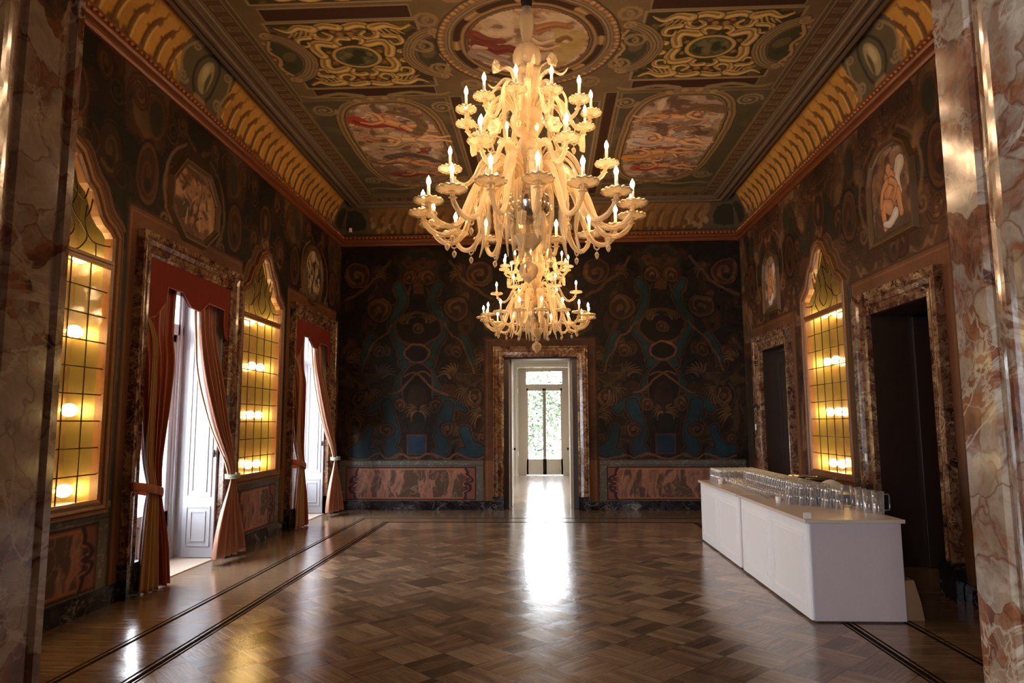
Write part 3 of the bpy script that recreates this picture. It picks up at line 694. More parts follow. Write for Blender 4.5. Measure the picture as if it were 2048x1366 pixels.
            p.ell(cu, cv, ru+.03, rv+.03, BK, p=3.2)
            for off, c in ((.02, (.24, .16, .08)), (-.02, (.15, .09, .045)), (-.05, (.29, .20, .10)), (-.085, (.06, .032, .018)), (-.11, (.24, .16, .08)), (-.135, BK)): p.ell(cu, cv, ru+off, rv+off, c, p=3.2)
            # leafy scrolls over the frame ends and in the corners
            for g in (1, -1):
                for k in range(9): p.ell(cu-.4+.1*k, cv+g*(rv+.02-.10*((k-4)/4)**2), .055, .05, (.33, .22, .11) if k % 2 else (.22, .14, .06))
                for e in (1, -1):
                    p.spiral(cu+e*.84, cv+g*1.45, .17, 2.2, .022, (.26, .18, .10), 0, e*g); p.ell(cu+e*.84, cv+g*1.45, .03, .03, CRM)
                    p.stroke([(cu+e*.2, cv+g*1.86), (cu+e*.5, cv+g*1.93), (cu+e*.85, cv+g*1.84), (cu+e*1.0, cv+g*1.9)], .05, (.25, .18, .10), .9, .02)
            # the picture: pale pink sky, clouds and tumbling figures
            ip = 3.2; R1, R2 = ru-.14, rv-.14
            q = p.sl(cu-ru, cu+ru, cv-rv, cv+rv); U, V = (p.U[q]-cu)/R1, (p.V[q]-cv)/R2
            inside = ((np.abs(U)**ip+np.abs(V)**ip) < 1).astype(float)
            w1 = fbm(U*2.3+2*fbm(U*2, V*3, 3, 6+s), V*3.2, 4, 40+s); w2 = fbm(U*4+2*w1, V*7, 4, 60+s)
            p.put(q, inside, (.36, .25, .19)); p.put(q, inside*np.clip((w1-.48)*9, 0, 1), (.20, .13, .09), .85); p.put(q, inside*np.clip((w2-.55)*11, 0, 1), (.55, .42, .34), .8); p.put(q, inside*np.clip((.40-w2)*12, 0, 1), (.11, .06, .04), .85)
            p.put(q, inside*np.clip((V*(1 if s < 0 else .6)-.10+.8*(w1-.5))*6, 0, 1), (.12, .085, .065), .62 if s < 0 else .25)
            rr = random.Random(90+s); pal = [(.50, .25, .13), (.40, .16, .08), (.26, .05, .03), (.34, .30, .30), (.13, .07, .04), (.58, .40, .28), (.36, .25, .12)]
            for k in range(64):
                u, v = rr.uniform(-.72, .72)*R1, rr.uniform(-.80, .80)*R2; a = rr.gauss(.1 if s < 0 else -.1, .5); L = rr.uniform(.09, .28); b = rr.uniform(-1.2, 1.2); c = rr.choice(pal); w = rr.uniform(.018, .05)
                l = [(cu+u+L*(t-.5)*math.cos(a+b*t), cv+v+L*(t-.5)*math.sin(a+b*t)) for t in (0, .33, .66, 1)]
                p.stroke(l, w+.012, (.07, .03, .02), .8, w*.3+.01); p.stroke(l, w, c, .95, w*.3); p.stroke([(x-.006, y-.01) for x, y in l], w*.3, tuple(min(1, z*1.4) for z in c), .8, w*.1)
            def body(u, v, k, a, skin, drape):
                T = lambda pt: (cu+u+k*(pt[0]*math.cos(a)-pt[1]*math.sin(a)), cv+v+k*(pt[0]*math.sin(a)+pt[1]*math.cos(a)))
                for l, w, w2 in (([(-.28, .10), (-.1, .16), (.1, .06), (.26, .12)], .10, .04),): p.stroke([T(x) for x in l], k*w, drape, 1, k*w2); p.stroke([T((x[0], x[1]+.03)) for x in l], k*w*.25, tuple(z*.4 for z in drape), .8, .004)
                for l, w, w2 in (([(-.02, -.02), (.12, .0), (.25, .03)], .075, .055), ([(.25, .03), (.38, -.05), (.5, .02), (.62, .0)], .05, .022), ([(.25, .03), (.36, .1), (.5, .1), (.6, .16)], .045, .02), ([(0, -.02), (-.1, -.14), (-.22, -.16)], .03, .018), ([(0, .02), (-.08, .12), (-.2, .13)], .028, .016)):
                    p.stroke([T(x) for x in l], k*w+.010, (.09, .035, .02), .9, k*w2+.008); p.stroke([T(x) for x in l], k*w, skin, 1, k*w2); p.stroke([T((x[0], x[1]-.012)) for x in l], k*w*.35, tuple(min(1, z*1.3) for z in skin), .8, k*w2*.3)
                h = T((-.10, -.01)); p.ell(h[0], h[1], k*.055, k*.06, (.12, .06, .03)); p.ell(h[0]+.004, h[1], k*.042, k*.048, skin)
            if s < 0:
                body(-.10, -1.05, 1.35, .5, (.55, .29, .16), (.33, .05, .03)); body(.0, -.35, 1.3, -.15, (.58, .36, .22), (.34, .28, .18)); body(-.25, .45, 1.25, .3, (.42, .22, .12), (.20, .12, .07)); body(.0, 1.05, 1.15, .1, (.36, .18, .10), (.17, .04, .03))
                p.stroke([(cu+.05, cv-1.35), (cu+.32, cv-1.2), (cu+.46, cv-.9), (cu+.34, cv-.62)], .05, (.13, .09, .05), .9, .1); p.stroke([(cu-.3, cv+.35), (cu, cv+.22), (cu+.3, cv+.4), (cu+.45, cv+.55)], .11, (.05, .045, .045), .8, .05)
            else:
                body(.10, -1.0, 1.25, 2.9, (.55, .30, .17), (.30, .12, .05)); body(-.15, -.15, 1.35, .2, (.56, .33, .2), (.48, .40, .40)); body(-.25, .40, 1.25, -.2, (.50, .27, .15), (.52, .24, .06)); body(-.05, .98, 1.15, .1, (.48, .25, .14), (.34, .07, .04))
                p.stroke([(cu+.55, cv-1.15), (cu+.35, cv-1.25), (cu+.1, cv-1.2), (cu-.0, cv-1.05)], .12, (.15, .10, .055), .9, .05)
                for k in range(6): p.stroke([(cu-.55, cv-.95+.05*k), (cu-.35, cv-1.0+.08*k), (cu-.1, cv-.92+.11*k)], .012, (.10, .05, .03), .9, .004)
        # dark strips flanking the central field
        a0, a1 = sorted((X(s, .98), X(s, 1.13))); p.rect(a0-.02, a1+.02, 9.0, 13.2, CRM); p.rect(a0, a1, 9.02, 13.18, (.05, .022, .013))
    a0, a1 = X(-1, .93), X(1, .93); p.rect(a0, a1, 9.25, 13.2, (.10, .085, .06)); p.frame(a0, a1, 9.25, 13.2, .03, CRM)
    for k in range(5):
        for s in (1, -1): p.spiral(XC+s*.45, 9.9+.75*k, .28, 1.9, .03, (.24, .17, .09), PI/2, s)
    # roundel
    cu, cv = -.155, 7.72
    for k in range(14):
        a = 2*PI*k/14; 
        for e in (1, -1): p.spiral(cu+1.22*math.cos(a), cv+1.22*math.sin(a), .14, 1.4, .022, (.25, .17, .09), a, e)
    p.ell(cu, cv, 1.075, 1.075, BK); p.ell(cu, cv, 1.06, 1.06, (.17, .10, .05))
    for k in range(84):
        a = 2*PI*k/84; p.ell(cu+1.02*math.cos(a), cv+1.02*math.sin(a), .034, .034, (.38, .24, .11) if k % 2 else (.27, .14, .06)); p.ell(cu+1.03*math.cos(a), cv+1.03*math.sin(a), .014, .014, (.52, .36, .18))
    for r, c in ((.975, (.25, .18, .11)), (.955, (.10, .06, .035)), (.94, (.28, .22, .14)), (.915, (.09, .05, .03)), (.90, (.22, .13, .055))): p.ell(cu, cv, r, r, c)
    for k in range(8):
        a = 2*PI*(k+.5)/8
        l = [(cu+.845*math.cos(a+t), cv+.845*math.sin(a+t)) for t in (-.25, -.12, 0, .12, .25)]; p.stroke(l, .045, (.045, .02, .012), 1, None); p.stroke([(cu+.845*math.cos(a+t+.39), cv+.845*math.sin(a+t+.39)) for t in (-.1, 0, .1)], .03, (.42, .28, .12), .9, .01)
    for r, c in ((.785, (.30, .21, .11)), (.76, (.13, .07, .03)), (.745, (.07, .03, .015)), (.73, (.24, .14, .06)), (.715, (.05, .022, .012))): p.ell(cu, cv, r, r, c)
    q = p.sl(cu-.72, cu+.72, cv-.72, cv+.72); U, V = p.U[q]-cu, p.V[q]-cv; ins = (U*U+V*V < .70**2).astype(float)
    w1 = fbm(U*2.5+3*fbm(U*2, V*2, 3, 6), V*3, 4, 77); w2 = fbm(U*7+3*w1, V*7, 4, 78)
    p.put(q, ins, (.46, .34, .25)); p.put(q, ins*np.clip((w1-.48)*9, 0, 1), (.36, .22, .14), .9); p.put(q, ins*np.clip((w2-.53)*10, 0, 1), (.56, .44, .34), .8); p.put(q, ins*np.clip((.43-w2)*12, 0, 1), (.20, .11, .07), .9)
    p.poly([(cu+.3, cv-.3), (cu+.62, cv-.2), (cu+.66, cv+.1), (cu+.45, cv+.5), (cu+.22, cv+.6), (cu+.3, cv+.1)], (.42, .29, .10), .75, 4)
    for l, w, c in (([(-.55, -.02), (-.40, .12), (-.25, .10), (-.1, .18)], .13, (.16, .03, .022)), ([(-.6, .2), (-.45, .32), (-.28, .42), (-.2, .56)], .13, (.30, .21, .19)), ([(-.62, -.2), (-.5, -.1), (-.3, -.05)], .10, (.18, .045, .03)), ([(.02, -.1), (.15, .02), (.3, -.05), (.45, .0)], .05, (.62, .44, .30)), ([(.1, .1), (.22, .15), (.36, .08)], .045, (.60, .38, .24)), ([(.1, -.28), (.3, -.36), (.48, -.3)], .09, (.34, .15, .07)), ([(.36, -.04), (.44, -.1), (.50, -.04)], .04, (.22, .10, .04)), ([(-.2, .35), (-.05, .45), (.1, .42)], .05, (.20, .12, .08)), ([(-.62, .05), (-.5, .08)], .05, (.5, .35, .25))):
        L = [(cu+a, cv+b) for a, b in l]; p.stroke(L, w+.012, (.10, .04, .025), .7, w*.5); p.stroke(L, w, c, .92, w*.45); p.stroke([(a+.01, b-.02) for a, b in L], w*.22, tuple(min(1, z*1.5) for z in c), .7, .004); p.stroke([(a-.01, b+.03) for a, b in L], w*.14, tuple(z*.4 for z in c), .7, .003)
    bk = MB().box(XL-.4, YF-.9, ZT+.10, XR+.4, D+.4, ZT+.5)
    return p.mesh('flat_fresco', lambda u, v: (u, v, np.full(u.shape, ZT)), M['ceil_paint'], ceiling, None, bk)
ceiling = struct(empty('ceiling', (0, 0, 0)))
ceiling_paint()

# cove: concave painted band between cornice and ceiling mouldings
def cove(name, length, fn, marks, deep=False):
    N = 16
    p = Paint(0, length, 0, 1, .0155, 1/46, .006, 5)
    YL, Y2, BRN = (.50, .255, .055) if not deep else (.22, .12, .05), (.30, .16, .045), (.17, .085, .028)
    n = fbm(p.U0*3, p.V0*2, 4, 3); p.img[:] = np.array(YL); p.img *= (.7+.55*n)[..., None]
    per = .25
    for k in range(int(length/per)+1):
        u = k*per
        l = [(u, .02), (u+.02, .25), (u+.07, .50), (u+.15, .70)]
        p.stroke(l, .062, BRN, .9, .030); p.stroke([(a-.02, b) for a, b in l], .02, (.10, .045, .015), .8, .01)
        for e in range(3): p.ell(u+.03+.05*e, .50+.07*e, .035, .035, (.13, .06, .02), .8); p.stroke([(a+.05, b) for a, b in l], .018, (.62, .40, .13) if not deep else (.3, .17, .07), .8, .005)
        p.stroke([(u+.13, .70), (u+.20, .76), (u+.19, .86), (u+.25, .84)], .016, BRN, .9, .006); p.ell(u+.16, .66, .045, .07, BRN, .9)
    rr = random.Random(3)
    for k in range(int(length/.06)):
        u = k*.06; p.ell(u, rr.uniform(.0, .13), .045, rr.uniform(.05, .13), rr.choice(((.10, .055, .02), (.20, .11, .04), (.07, .05, .02))), .85)
    for c in marks:
        G1, G2, G3 = (.115, .090, .050), (.27, .20, .11), (.045, .038, .022)
        p.poly([(c-.62, -.05), (c-.50, .35), (c-.58, .7), (c-.42, 1.05), (c+.42, 1.05), (c+.58, .7), (c+.5, .35), (c+.62, -.05)], G1, 1, 4)
        for sg in (1, -1):
            p.stroke([(c+sg*.6, 0), (c+sg*.46, .3), (c+sg*.55, .62), (c+sg*.40, .95)], .03, G2, .9, .02); p.spiral(c+sg*.42, .30, .11, 1.5, .026, G2, 0, sg); p.spiral(c+sg*.38, .85, .09, 1.5, .02, G2, 1, -sg)
            p.stroke([(c+sg*.5, .15), (c+sg*.62, .4), (c+sg*.72, .3)], .04, (.30, .16, .06), .9, .01)
        p.ell(c, .55, .27, .42, G3); p.ell(c, .55, .22, .36, (.10, .085, .05)); p.ell(c, .55, .14, .27, (.34, .27, .14)); p.ell(c-.03, .6, .06, .15, (.46, .38, .2)); p.ell(c+.07, .5, .04, .18, G3, .8)
        for k in range(5): p.ell(c-.1+.05*k, .16, .035, .06, (.3, .2, .1))
    for c in (0, length):
        p.poly([(c-.75, -.05), (c-.6, .5), (c-.5, 1.05), (c+.5, 1.05), (c+.6, .5), (c+.75, -.05)], (.095, .075, .045), 1, 3)
        for sg in (1, -1):
            p.poly([(c+sg*.1, .2), (c+sg*.15, .75), (c+sg*.45, .7), (c+sg*.5, .25)], (.035, .032, .02), 1, 2)
            for k in range(9): p.ell(c+sg*(.6+.06*k), .25+.10*math.sin(k*1.9), .05, .09, (.27, .19, .09) if k % 2 else (.12, .07, .03))
    p.rect(0, length, .97, 1.0, (.10, .06, .03))
    prof = [(0.0, 0), (.012, .10), (.03, .22), (.06, .34), (.11, .46), (.17, .56), (.235, .64)]
    ts = np.linspace(0, 1, len(prof)); 
    def F(u, v): return fn(u, np.interp(v, ts, [a for a, b in prof]), np.interp(v, ts, [b for a, b in prof])+ZC+.14)
    return p.mesh(name, F, M['ceil_paint'], ceiling)
LX, LY = XR-XL, D-YF
cove('painted_cove', LY, lambda u, c, z: (XL+c, np.clip(YF+u, YF, D-c), z), (1.7, 5.98), False)
cove('painted_cove', LY, lambda u, c, z: (XR-c, np.clip(YF+u, YF, D-c), z), (1.7, 5.98), False)
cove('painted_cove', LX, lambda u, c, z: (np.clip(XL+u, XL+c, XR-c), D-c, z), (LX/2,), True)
# stepped grey-brown mouldings at the ceiling edge, mitred round the room
def ring_mould(prof, mat, name, parent, close=True):
    """prof: (inset from wall, z). swept round left, back, right walls"""
    b = MB(); n = len(prof)
    rows = []
    for cx, cy in ((1, 0), (1, 1), (-1, 1), (-1, 0)):
        rows.append([((XL+i) if cx > 0 else (XR-i), (D-i) if cy else YF, z) for i, z in prof])
    b.grid(rows); return b.build(name, mat, parent)
z = ZT
ring_mould([(.235, z+.095), (.25, z+.04), (.28, z+.03), (.28, z-.005), (.31, z-.012), (.325, z-.035), (.36, z-.035), (.375, z-.02), (.42, z-.02), (.42, z-.055), (.46, z-.055), (.475, z-.03), (.52, z-.03), (.53, z-.045), (.56, z-.045), (.56, z-.015), (.61, z-.015), (.63, z+.002)], M['taupe_mould'], 'edge_moulding', ceiling)
ring_mould([(.365, z-.0365), (.365, z-.026), (.412, z-.026), (.412, z-.0215)], M['taupe_dark'], 'edge_moulding', ceiling)
ring_mould([(.535, z-.0465), (.555, z-.0465)], M['gilt'], 'edge_moulding', ceiling)
# cornice at the foot of the cove
cz = ZC
cp = [(0, cz-.055), (.03, cz-.055), (.045, cz-.03), (.045, cz+.0), (.085, cz+.015), (.10, cz+.04), (.10, cz+.06), (.075, cz+.075), (.07, cz+.10), (.085, cz+.12), (.09, cz+.14), (.06, cz+.155), (.0, cz+.155)]
def cornice(name, side):
    rows = []
    if side == 'back': ends = ((1, 1), (-1, 1))
    else: ends = ((1, 0), (1, 1)) if side == 'left' else ((-1, 0), (-1, 1))
    for cx, cy in ends: rows.append([((XL+i) if cx > 0 else (XR-i), (D-i) if cy else YF, zz) for i, zz in cp])
    o = MB().grid(rows).build(name, M['gold_mould']); struct(o)
    e = MB(); n = int((LX if side == 'back' else LY)/.085)     # egg-and-leaf running ornament
    for k in range(n):
        t = (k+.5)*.085
        c = {'left': (XL+.080, YF+t, cz+.10), 'right': (XR-.080, YF+t, cz+.10), 'back': (XL+t, D-.080, cz+.10)}[side]
        if side != 'back' and YF+t > D-.1: continue
        e.lathe([(.001, -.024), (.018, -.014), (.024, 0), (.018, .014), (.001, .024)], c, 6)
    e.build('carved_ornament', M['orn'], o, True)
    return o
cornice('trim_1', 'left'); cornice('trim_2', 'right'); cornice('trim_3', 'back')
#@@BASE
# baseboards of black veined marble
def baseboard(name, segs, side):
    b = MB()
    for a0, a1 in segs:
        f = {'left': FL, 'right': FR, 'back': FF}[side]
        p0, p1 = f(a0, 0, 0), f(a1, .155, .035); b.box(*p0, *p1); p0, p1 = f(a0, .155, 0), f(a1, .175, .02); b.box(*p0, *p1)
    struct(b.build(name, M['nero']))
baseboard('baseboard_left', [(YF, 6.86), (9.28, 11.26), (13.68, 14.07)], 'left')
baseboard('baseboard_right', [(YF, 7.01), (8.99, 11.33), (13.31, 14.07)], 'right')
baseboard('baseboard_back', [(XL+.04, -1.06), (.87, XR-.04)], 'back')
# dado ledge
for nm, f, segs in (('trim_4', FL, [(4.95, 6.66), (9.33, 11.0)]), ('trim_5', FR, [(4.85, 6.55), (9.2, 10.86)])):
    b = MB()
    for a0, a1 in segs: b.box(*f(a0, .925, 0), *f(a1, .985, .03))
    struct(b.build(nm, M['taupe_mould']))

# ------------------------------------------------------------------ marble door casings
def casing(name, f, c, hw, top, parent, mat, width=.24, plinth=.34, rv=-.30):
    prof = [(-.0, rv), (0, .03), (.03, .045), (.045, .03), (.10, .035), (.115, .06), (.16, .075), (.18, .06), (.19, .085), (width, .09), (width, 0)]
    rows = []
    for k in range(4):
        r = []
        for o, n in prof:
            u = c-hw-o if k < 2 else c+hw+o; v = 0 if k in (0, 3) else top+o
            r.append(f(u, v, n))
        rows.append(r)
    o = MB().grid(rows).build(name, mat, parent)
    if plinth:
        b = MB()
        for s in (1, -1):
            a0, a1 = c+s*(hw-.0), c+s*(hw+width+.015); b.box(*f(a0, 0, -.05), *f(a1, plinth, .105))
        b.build('plinth', M['nero'], parent)
    return o
def panelled(b, f, a0, a1, v0, v1, n0, n1, st=.09, d=.012):
    """slab with raised panel mouldings, f frame"""
    b.box(*f(a0, v0, n0), *f(a1, v1, n1))
def panel_mould(b, f, a0, a1, v0, v1, n, w=.02, h=.012):
    s = 1 if n >= 0 else -1
    for q in ((a0, v0, a1, v0+w), (a0, v1-w, a1, v1), (a0, v0+w, a0+w, v1-w), (a1-w, v0+w, a1, v1-w)):
        b.box(*f(q[0], q[1], n), *f(q[2], q[3], n+h))
# french windows on the left wall
def french(i, c):
    dr = struct(empty('door_%d' % i, (XL, c, 0)))
    casing('marble_casing', FL, c, .95, 3.48, dr, M['rosso'])
    # embrasure: sides and soffit in white panelled wood, facing planes
    b = MB()
    for s in (1, -1): b.box(*FL(c+s*.95, 0, -.62), *FL(c+s*1.02, 3.5, -.31))
    b.box(*FL(c-.95, 3.48, -.62), *FL(c+.95, 3.56, -.05)); b.build('embrasure', M['white_paint'], dr)
    b = MB(); b.box(*FL(c-.95, -.01, -.62), *FL(c+.95, .012, -.02)); b.build('threshold', plain('pale_stone', (.55, .45, .36), .35), dr)
    # shutter folded against the far reveal, faces the room's near end
    for s, nm in ((1, 'shutter'), (-1, 'shutter')):
        y1 = c+s*.945; y0 = c+s*.905
        sh = MB().box(XL-.47, y0, .02, XL-.05, y1, 3.46).build('shutter', M['white_paint'], dr); bevel(sh, .004)
        m = MB(); yy = y0-s*.012
        for (z0, z1) in ((.16, .66), (.78, 2.86), (2.98, 3.4)):
            for ins in (0, .06):
                a0, a1, q0, q1 = XL-.42+ins, XL-.10-ins, z0+ins, z1-ins
                w = .016
                for e in ((a0, q0, a1, q0+w), (a0, q1-w, a1, q1), (a0, q0+w, a0+w, q1-w), (a1-w, q0+w, a1, q1-w)):
                    m.box(e[0], y0, e[1], e[2], yy, e[3])
        m.build('panel_moulding', M['white_paint'], sh)
        if s > 0:
            h = MB().lathe([(.001, -.05), (.012, -.04), (.016, 0), (.012, .04), (.001, .05)], (XL-.075, y0-.022, 1.33), 10); h.build('handle', M['iron'], sh, True)
    # outer frame and transom
    b = MB(); x0, x1 = XL-.66, XL-.58
    for s in (1, -1): b.box(x0, c+s*.80, 0, x1, c+s*.95, 3.48)
    b.box(x0, c-.95, 2.86, x1, c+.95, 3.0); b.box(x0, c-.95, 3.38, x1, c+.95, 3.48)
    for s in (1, -1): b.box(x1, c+s*.84, 0, x1+.02, c+s*.88, 3.4)
    bevel(b.build('frame', M['white_paint'], dr), .004)
    MB().box(x0+.03, c-.8, 3.0, x0+.036, c+.8, 3.38).build('transom_glass', M['clearpane'], dr)
    for s in (1, -1):
        a0, a1 = c+s*.005, c+s*.80
        b = MB(); xa, xb = XL-.655, XL-.60
        b.box(xa, a0, .01, xb, a0+s*.09, 2.86); b.box(xa, a1-s*.09, .01, xb, a1, 2.86); b.box(xa, a0, 2.76, xb, a1, 2.86); b.box(xa, a0, .01, xb, a1, .62)
        lf = bevel(b.build('door_leaf', M['white_paint'], dr), .004)
        m = MB(); w = .014; q0, q1, r0, r1 = min(a0, a1)+.14, max(a0, a1)-.14, .14, .5
        for e in ((q0, r0, q1, r0+w), (q0, r1-w, q1, r1), (q0, r0, q0+w, r1), (q1-w, r0, q1, r1)): m.box(xb, e[0], e[1], xb+.012, e[2], e[3])
        m.build('panel_moulding', M['white_paint'], lf)
        MB().box(xa+.02, min(a0, a1)+.09, .62, xa+.026, max(a0, a1)-.09, 2.76).build('glass', M['clearpane'], lf)
        if s < 0: MB().tube([(xb, a0-.04, 1.1), (xb+.04, a0-.04, 1.1), (xb+.05, a0-.04, 1.0)], .009, 8).build('handle', M['iron'], lf, True)
    return dr
french(1, DOORS_L[0]); french(2, DOORS_L[1])
# far doorway into the next room
cF = -.095
dr = struct(empty('door_3', (cF, D, 0))); casing('marble_casing', FF, cF, .735, 3.02, dr, M['rosso'], .21, .26)
b = MB(); b.box(cF-.735, D+.3, 0, cF-.72, D+.46, 3.04).box(cF+.72, D+.3, 0, cF+.735, D+.46, 3.04); b.build('jamb', M['dark_wood'], dr)
for s in (1, -1):
    x0 = cF+s*.64; lf = bevel(MB().box(x0, D+.42, .01, x0-s*.045, D+1.12, 3.0).build('door_leaf', M['cream_paint'] , dr), .004)
    MB().box(x0, D+.10, .01, x0+s*.095, D+.42, 3.0).build('dark_lining', M['dark_wood'], dr)
    MB().lathe([(.001, -.03), (.022, -.02), (.026, 0), (.022, .02), (.001, .03)], (x0-s*.075, D+1.03, 1.15), 12).build('handle', M['iron'], lf, True)
MB().box(cF-.735, D+.10, 2.99, cF+.735, D+.45, 3.04).build('head_lining', M['dark_wood'], dr)
# right-hand doorways
def right_door(i, c, closed):
    dr = struct(empty('door_%d' % i, (XR, c, 0))); casing('marble_casing', FR, c, .69, 2.98, dr, M['rosso'], .27, .36, -.03)
    b = MB()
    for s in (1, -1): b.box(XR+.03, c+s*.69, 0, XR+.52, c+s*.72, 3.0)
    b.box(XR+.03, c-.69, 2.98, XR+.52, c+.69, 3.02); b.build('jamb', M['dark_wood'], dr)
    if closed:
        for s in (1, -1):
            a0, a1 = c+s*.004, c+s*.685; b = MB().box(XR+.30, a0, .01, XR+.345, a1, 2.97); lf = bevel(b.build('door_leaf', M['dark_wood'], dr), .004)
            m = MB(); w = .022; q0, q1 = min(a0, a1)+.1, max(a0, a1)-.1
            for r0, r1 in ((.15, .85), (.98, 1.25), (1.38, 2.78)):
                for ins in (0, .05):
                    for e in ((q0+ins, r0+ins, q1-ins, r0+ins+w), (q0+ins, r1-ins-w, q1-ins, r1-ins), (q0+ins, r0+ins, q0+ins+w, r1-ins), (q1-ins-w, r0+ins, q1-ins, r1-ins)): m.box(XR+.30, e[0], e[1], XR+.288, e[2], e[3])
            m.build('panel_moulding', M['dark_wood'], lf)
    else:
        for s in (1,):
            lf = bevel(MB().box(XR+.5, c+s*.64, .01, XR+1.15, c+s*.685, 2.96).build('door_leaf', M['dark_wood'], dr), .004)
        # room beyond, its darkness put into near-black walls
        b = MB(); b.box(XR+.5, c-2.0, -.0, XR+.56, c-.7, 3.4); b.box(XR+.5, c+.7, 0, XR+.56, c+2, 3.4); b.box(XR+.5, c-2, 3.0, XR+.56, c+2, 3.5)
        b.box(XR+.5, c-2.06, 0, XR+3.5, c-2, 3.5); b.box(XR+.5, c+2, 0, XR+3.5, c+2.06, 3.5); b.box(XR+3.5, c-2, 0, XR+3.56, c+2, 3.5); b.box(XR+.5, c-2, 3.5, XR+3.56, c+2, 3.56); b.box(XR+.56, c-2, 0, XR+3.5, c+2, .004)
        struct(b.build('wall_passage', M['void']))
    return dr
right_door(4, DOORS_R[0], False); right_door(5, DOORS_R[1], True)

# ------------------------------------------------------------------ leaded, lamp-lit windows
def leaded(i, f, c, side):
    sx = {'L': -1, 'R': 1}[side]; X = XL if side == 'L' else XR
    w = struct(empty('window_%d' % i, (X, c, 1.0)))
    outline = [(.675, 1.0)]+[(a, zz) for a, zz in OG[::-1]]
    full = [(c+a, zz) for a, zz in outline]+[(c-a, zz) for a, zz in outline[::-1][1:]]
    # moulded frame following the ogee (three steps)
    def sweep(offs, name, mat):
        ctr = full; n = len(ctr); rows = []
        for k in range(n):
            p0, p1, p2 = ctr[(k-1) % n], ctr[k], ctr[(k+1) % n]
            def nr(a, b): d = (b[0]-a[0], b[1]-a[1]); L = math.hypot(*d) or 1; return (d[1]/L, -d[0]/L)
            n1, n2 = nr(p0, p1), nr(p1, p2); m = (n1[0]+n2[0], n1[1]+n2[1]); L = math.hypot(*m) or 1; m = (m[0]/L, m[1]/L); ds = max(.55, m[0]*n1[0]+m[1]*n1[1])
            rows.append([f(p1[0]+m[0]*o/ds, p1[1]+m[1]*o/ds, nn) for o, nn in offs])
        rows.append(rows[0]); return MB().grid(rows).build(name, mat, w)
    sweep([(-.012, -.06), (-.012, .02), (.015, .035), (.03, .02), (.045, .045), (.07, .055), (.085, .03), (.10, .05), (.12, .045), (.125, .0)], 'carved_frame', M['wood_frame'])
    b = MB().box(*f(c-.675, 3.235, -.03), *f(c+.675, 3.265, .045)).box(*f(c-.675, 3.20, -.03), *f(c+.675, 3.235, .025)); bevel(b.build('transom', M['wood_frame'], w), .004)
    # niche of aged gold mirror behind the glass
    d = -.34; b = MB()
    b.box(*f(c-.76, .93, d-.02), *f(c+.76, 4.3, d)); b.build('mirrored_back', M['niche'], w); b = MB()
    for s in (1, -1): b.box(*f(c+s*.68, .93, d), *f(c+s*.76, 4.3, -.02))
    b.box(*f(c-.70, .93, d), *f(c+.70, .99, -.02)); b.box(*f(c-.70, 4.22, d), *f(c+.70, 4.28, -.02)); b.build('niche_sides', M['niche_side'], w)
    # glass
    g = MB(); n = len(full); g.add([f(a, zz, -.012) for a, zz in full], [tuple(range(n))]); g.build('leaded_glass', M['pane'], w)
    # leading: 5 columns x 9 rows below, curved cames above
    l = MB(); r = .0065; nn = -.008
    T = lambda pts, rr=r: l.tube([f(a, b_, nn) for a, b_ in pts], rr, 5)
    for k in range(1, 5): T([(c-.675+.27*k, 1.0), (c-.675+.27*k, 3.21)])
    for k in range(1, 9): T([(c-.675, 1.0+.2456*k), (c+.675, 1.0+.2456*k)])
    def cv(pts):
        for s in (1, -1): T([(c+s*a, b_) for a, b_ in [tuple(q) for q in catmull(pts, 5)]], .007)
    cv([(0, 4.15), (.10, 3.98), (.15, 3.80), (.08, 3.62), (.14, 3.46), (.06, 3.36), (0, 3.33)])
    cv([(0, 3.92), (.10, 3.84), (.24, 3.76), (.30, 3.88)])
    cv([(0, 3.92), (.05, 3.75), (.13, 3.6), (.25, 3.52), (.32, 3.42), (.22, 3.30), (.12, 3.265)])
    cv([(.30, 3.72), (.28, 3.55), (.36, 3.42), (.50, 3.40), (.675, 3.42)])
    cv([(.37, 3.82), (.34, 3.68), (.28, 3.6)]); cv([(.45, 3.40), (.46, 3.265)])
    l.build('leading', M['lead'], w, True)
    # lamps: inner globes at four heights; outer globes added in place of mirror reflections
    for zz in (1.10, 1.84, 2.58, 3.30):
        lab = {1.10: 'lowest', 1.84: 'second-lowest', 2.58: 'second-highest', 3.30: 'topmost'}[zz]
        wn = {1: 'nearest leaded window on the left wall', 2: 'far leaded window on the left wall', 3: 'leaded window on the right wall'}[i]
        t = empty('niche_lamp_and_reflection', f(c, zz, -.29)); tag(t, '%s row of globes and modelled reflections behind the %s' % (lab, wn), 'lamp', 'globe lamps inside the leaded windows')
        bb = MB(); bb.box(*f(c-.64, zz-.02, -.335), *f(c+.64, zz+.02, -.315)); bb.build('back_plate', M['gilt'], t)
        for s in (.57, .26, -.26, -.57):
            e = MB()
            R = (.095, .062, .06); prof = [(math.sin(PI*k/8), math.cos(PI*k/8)) for k in range(9)]
            rows = [[f(c+s+R[0]*pr*math.cos(2*PI*j/12), zz+R[1]*pz, -.24+R[2]*pr*math.sin(2*PI*j/12)) for j in range(13)] for pr, pz in prof]
            e.grid(rows).build('bulb', M['lamp'], t, True)
    return w
leaded(1, FL, WIN_L[0], 'L'); leaded(2, FL, WIN_L[1], 'L'); leaded(3, FR, WIN_R[0], 'R')
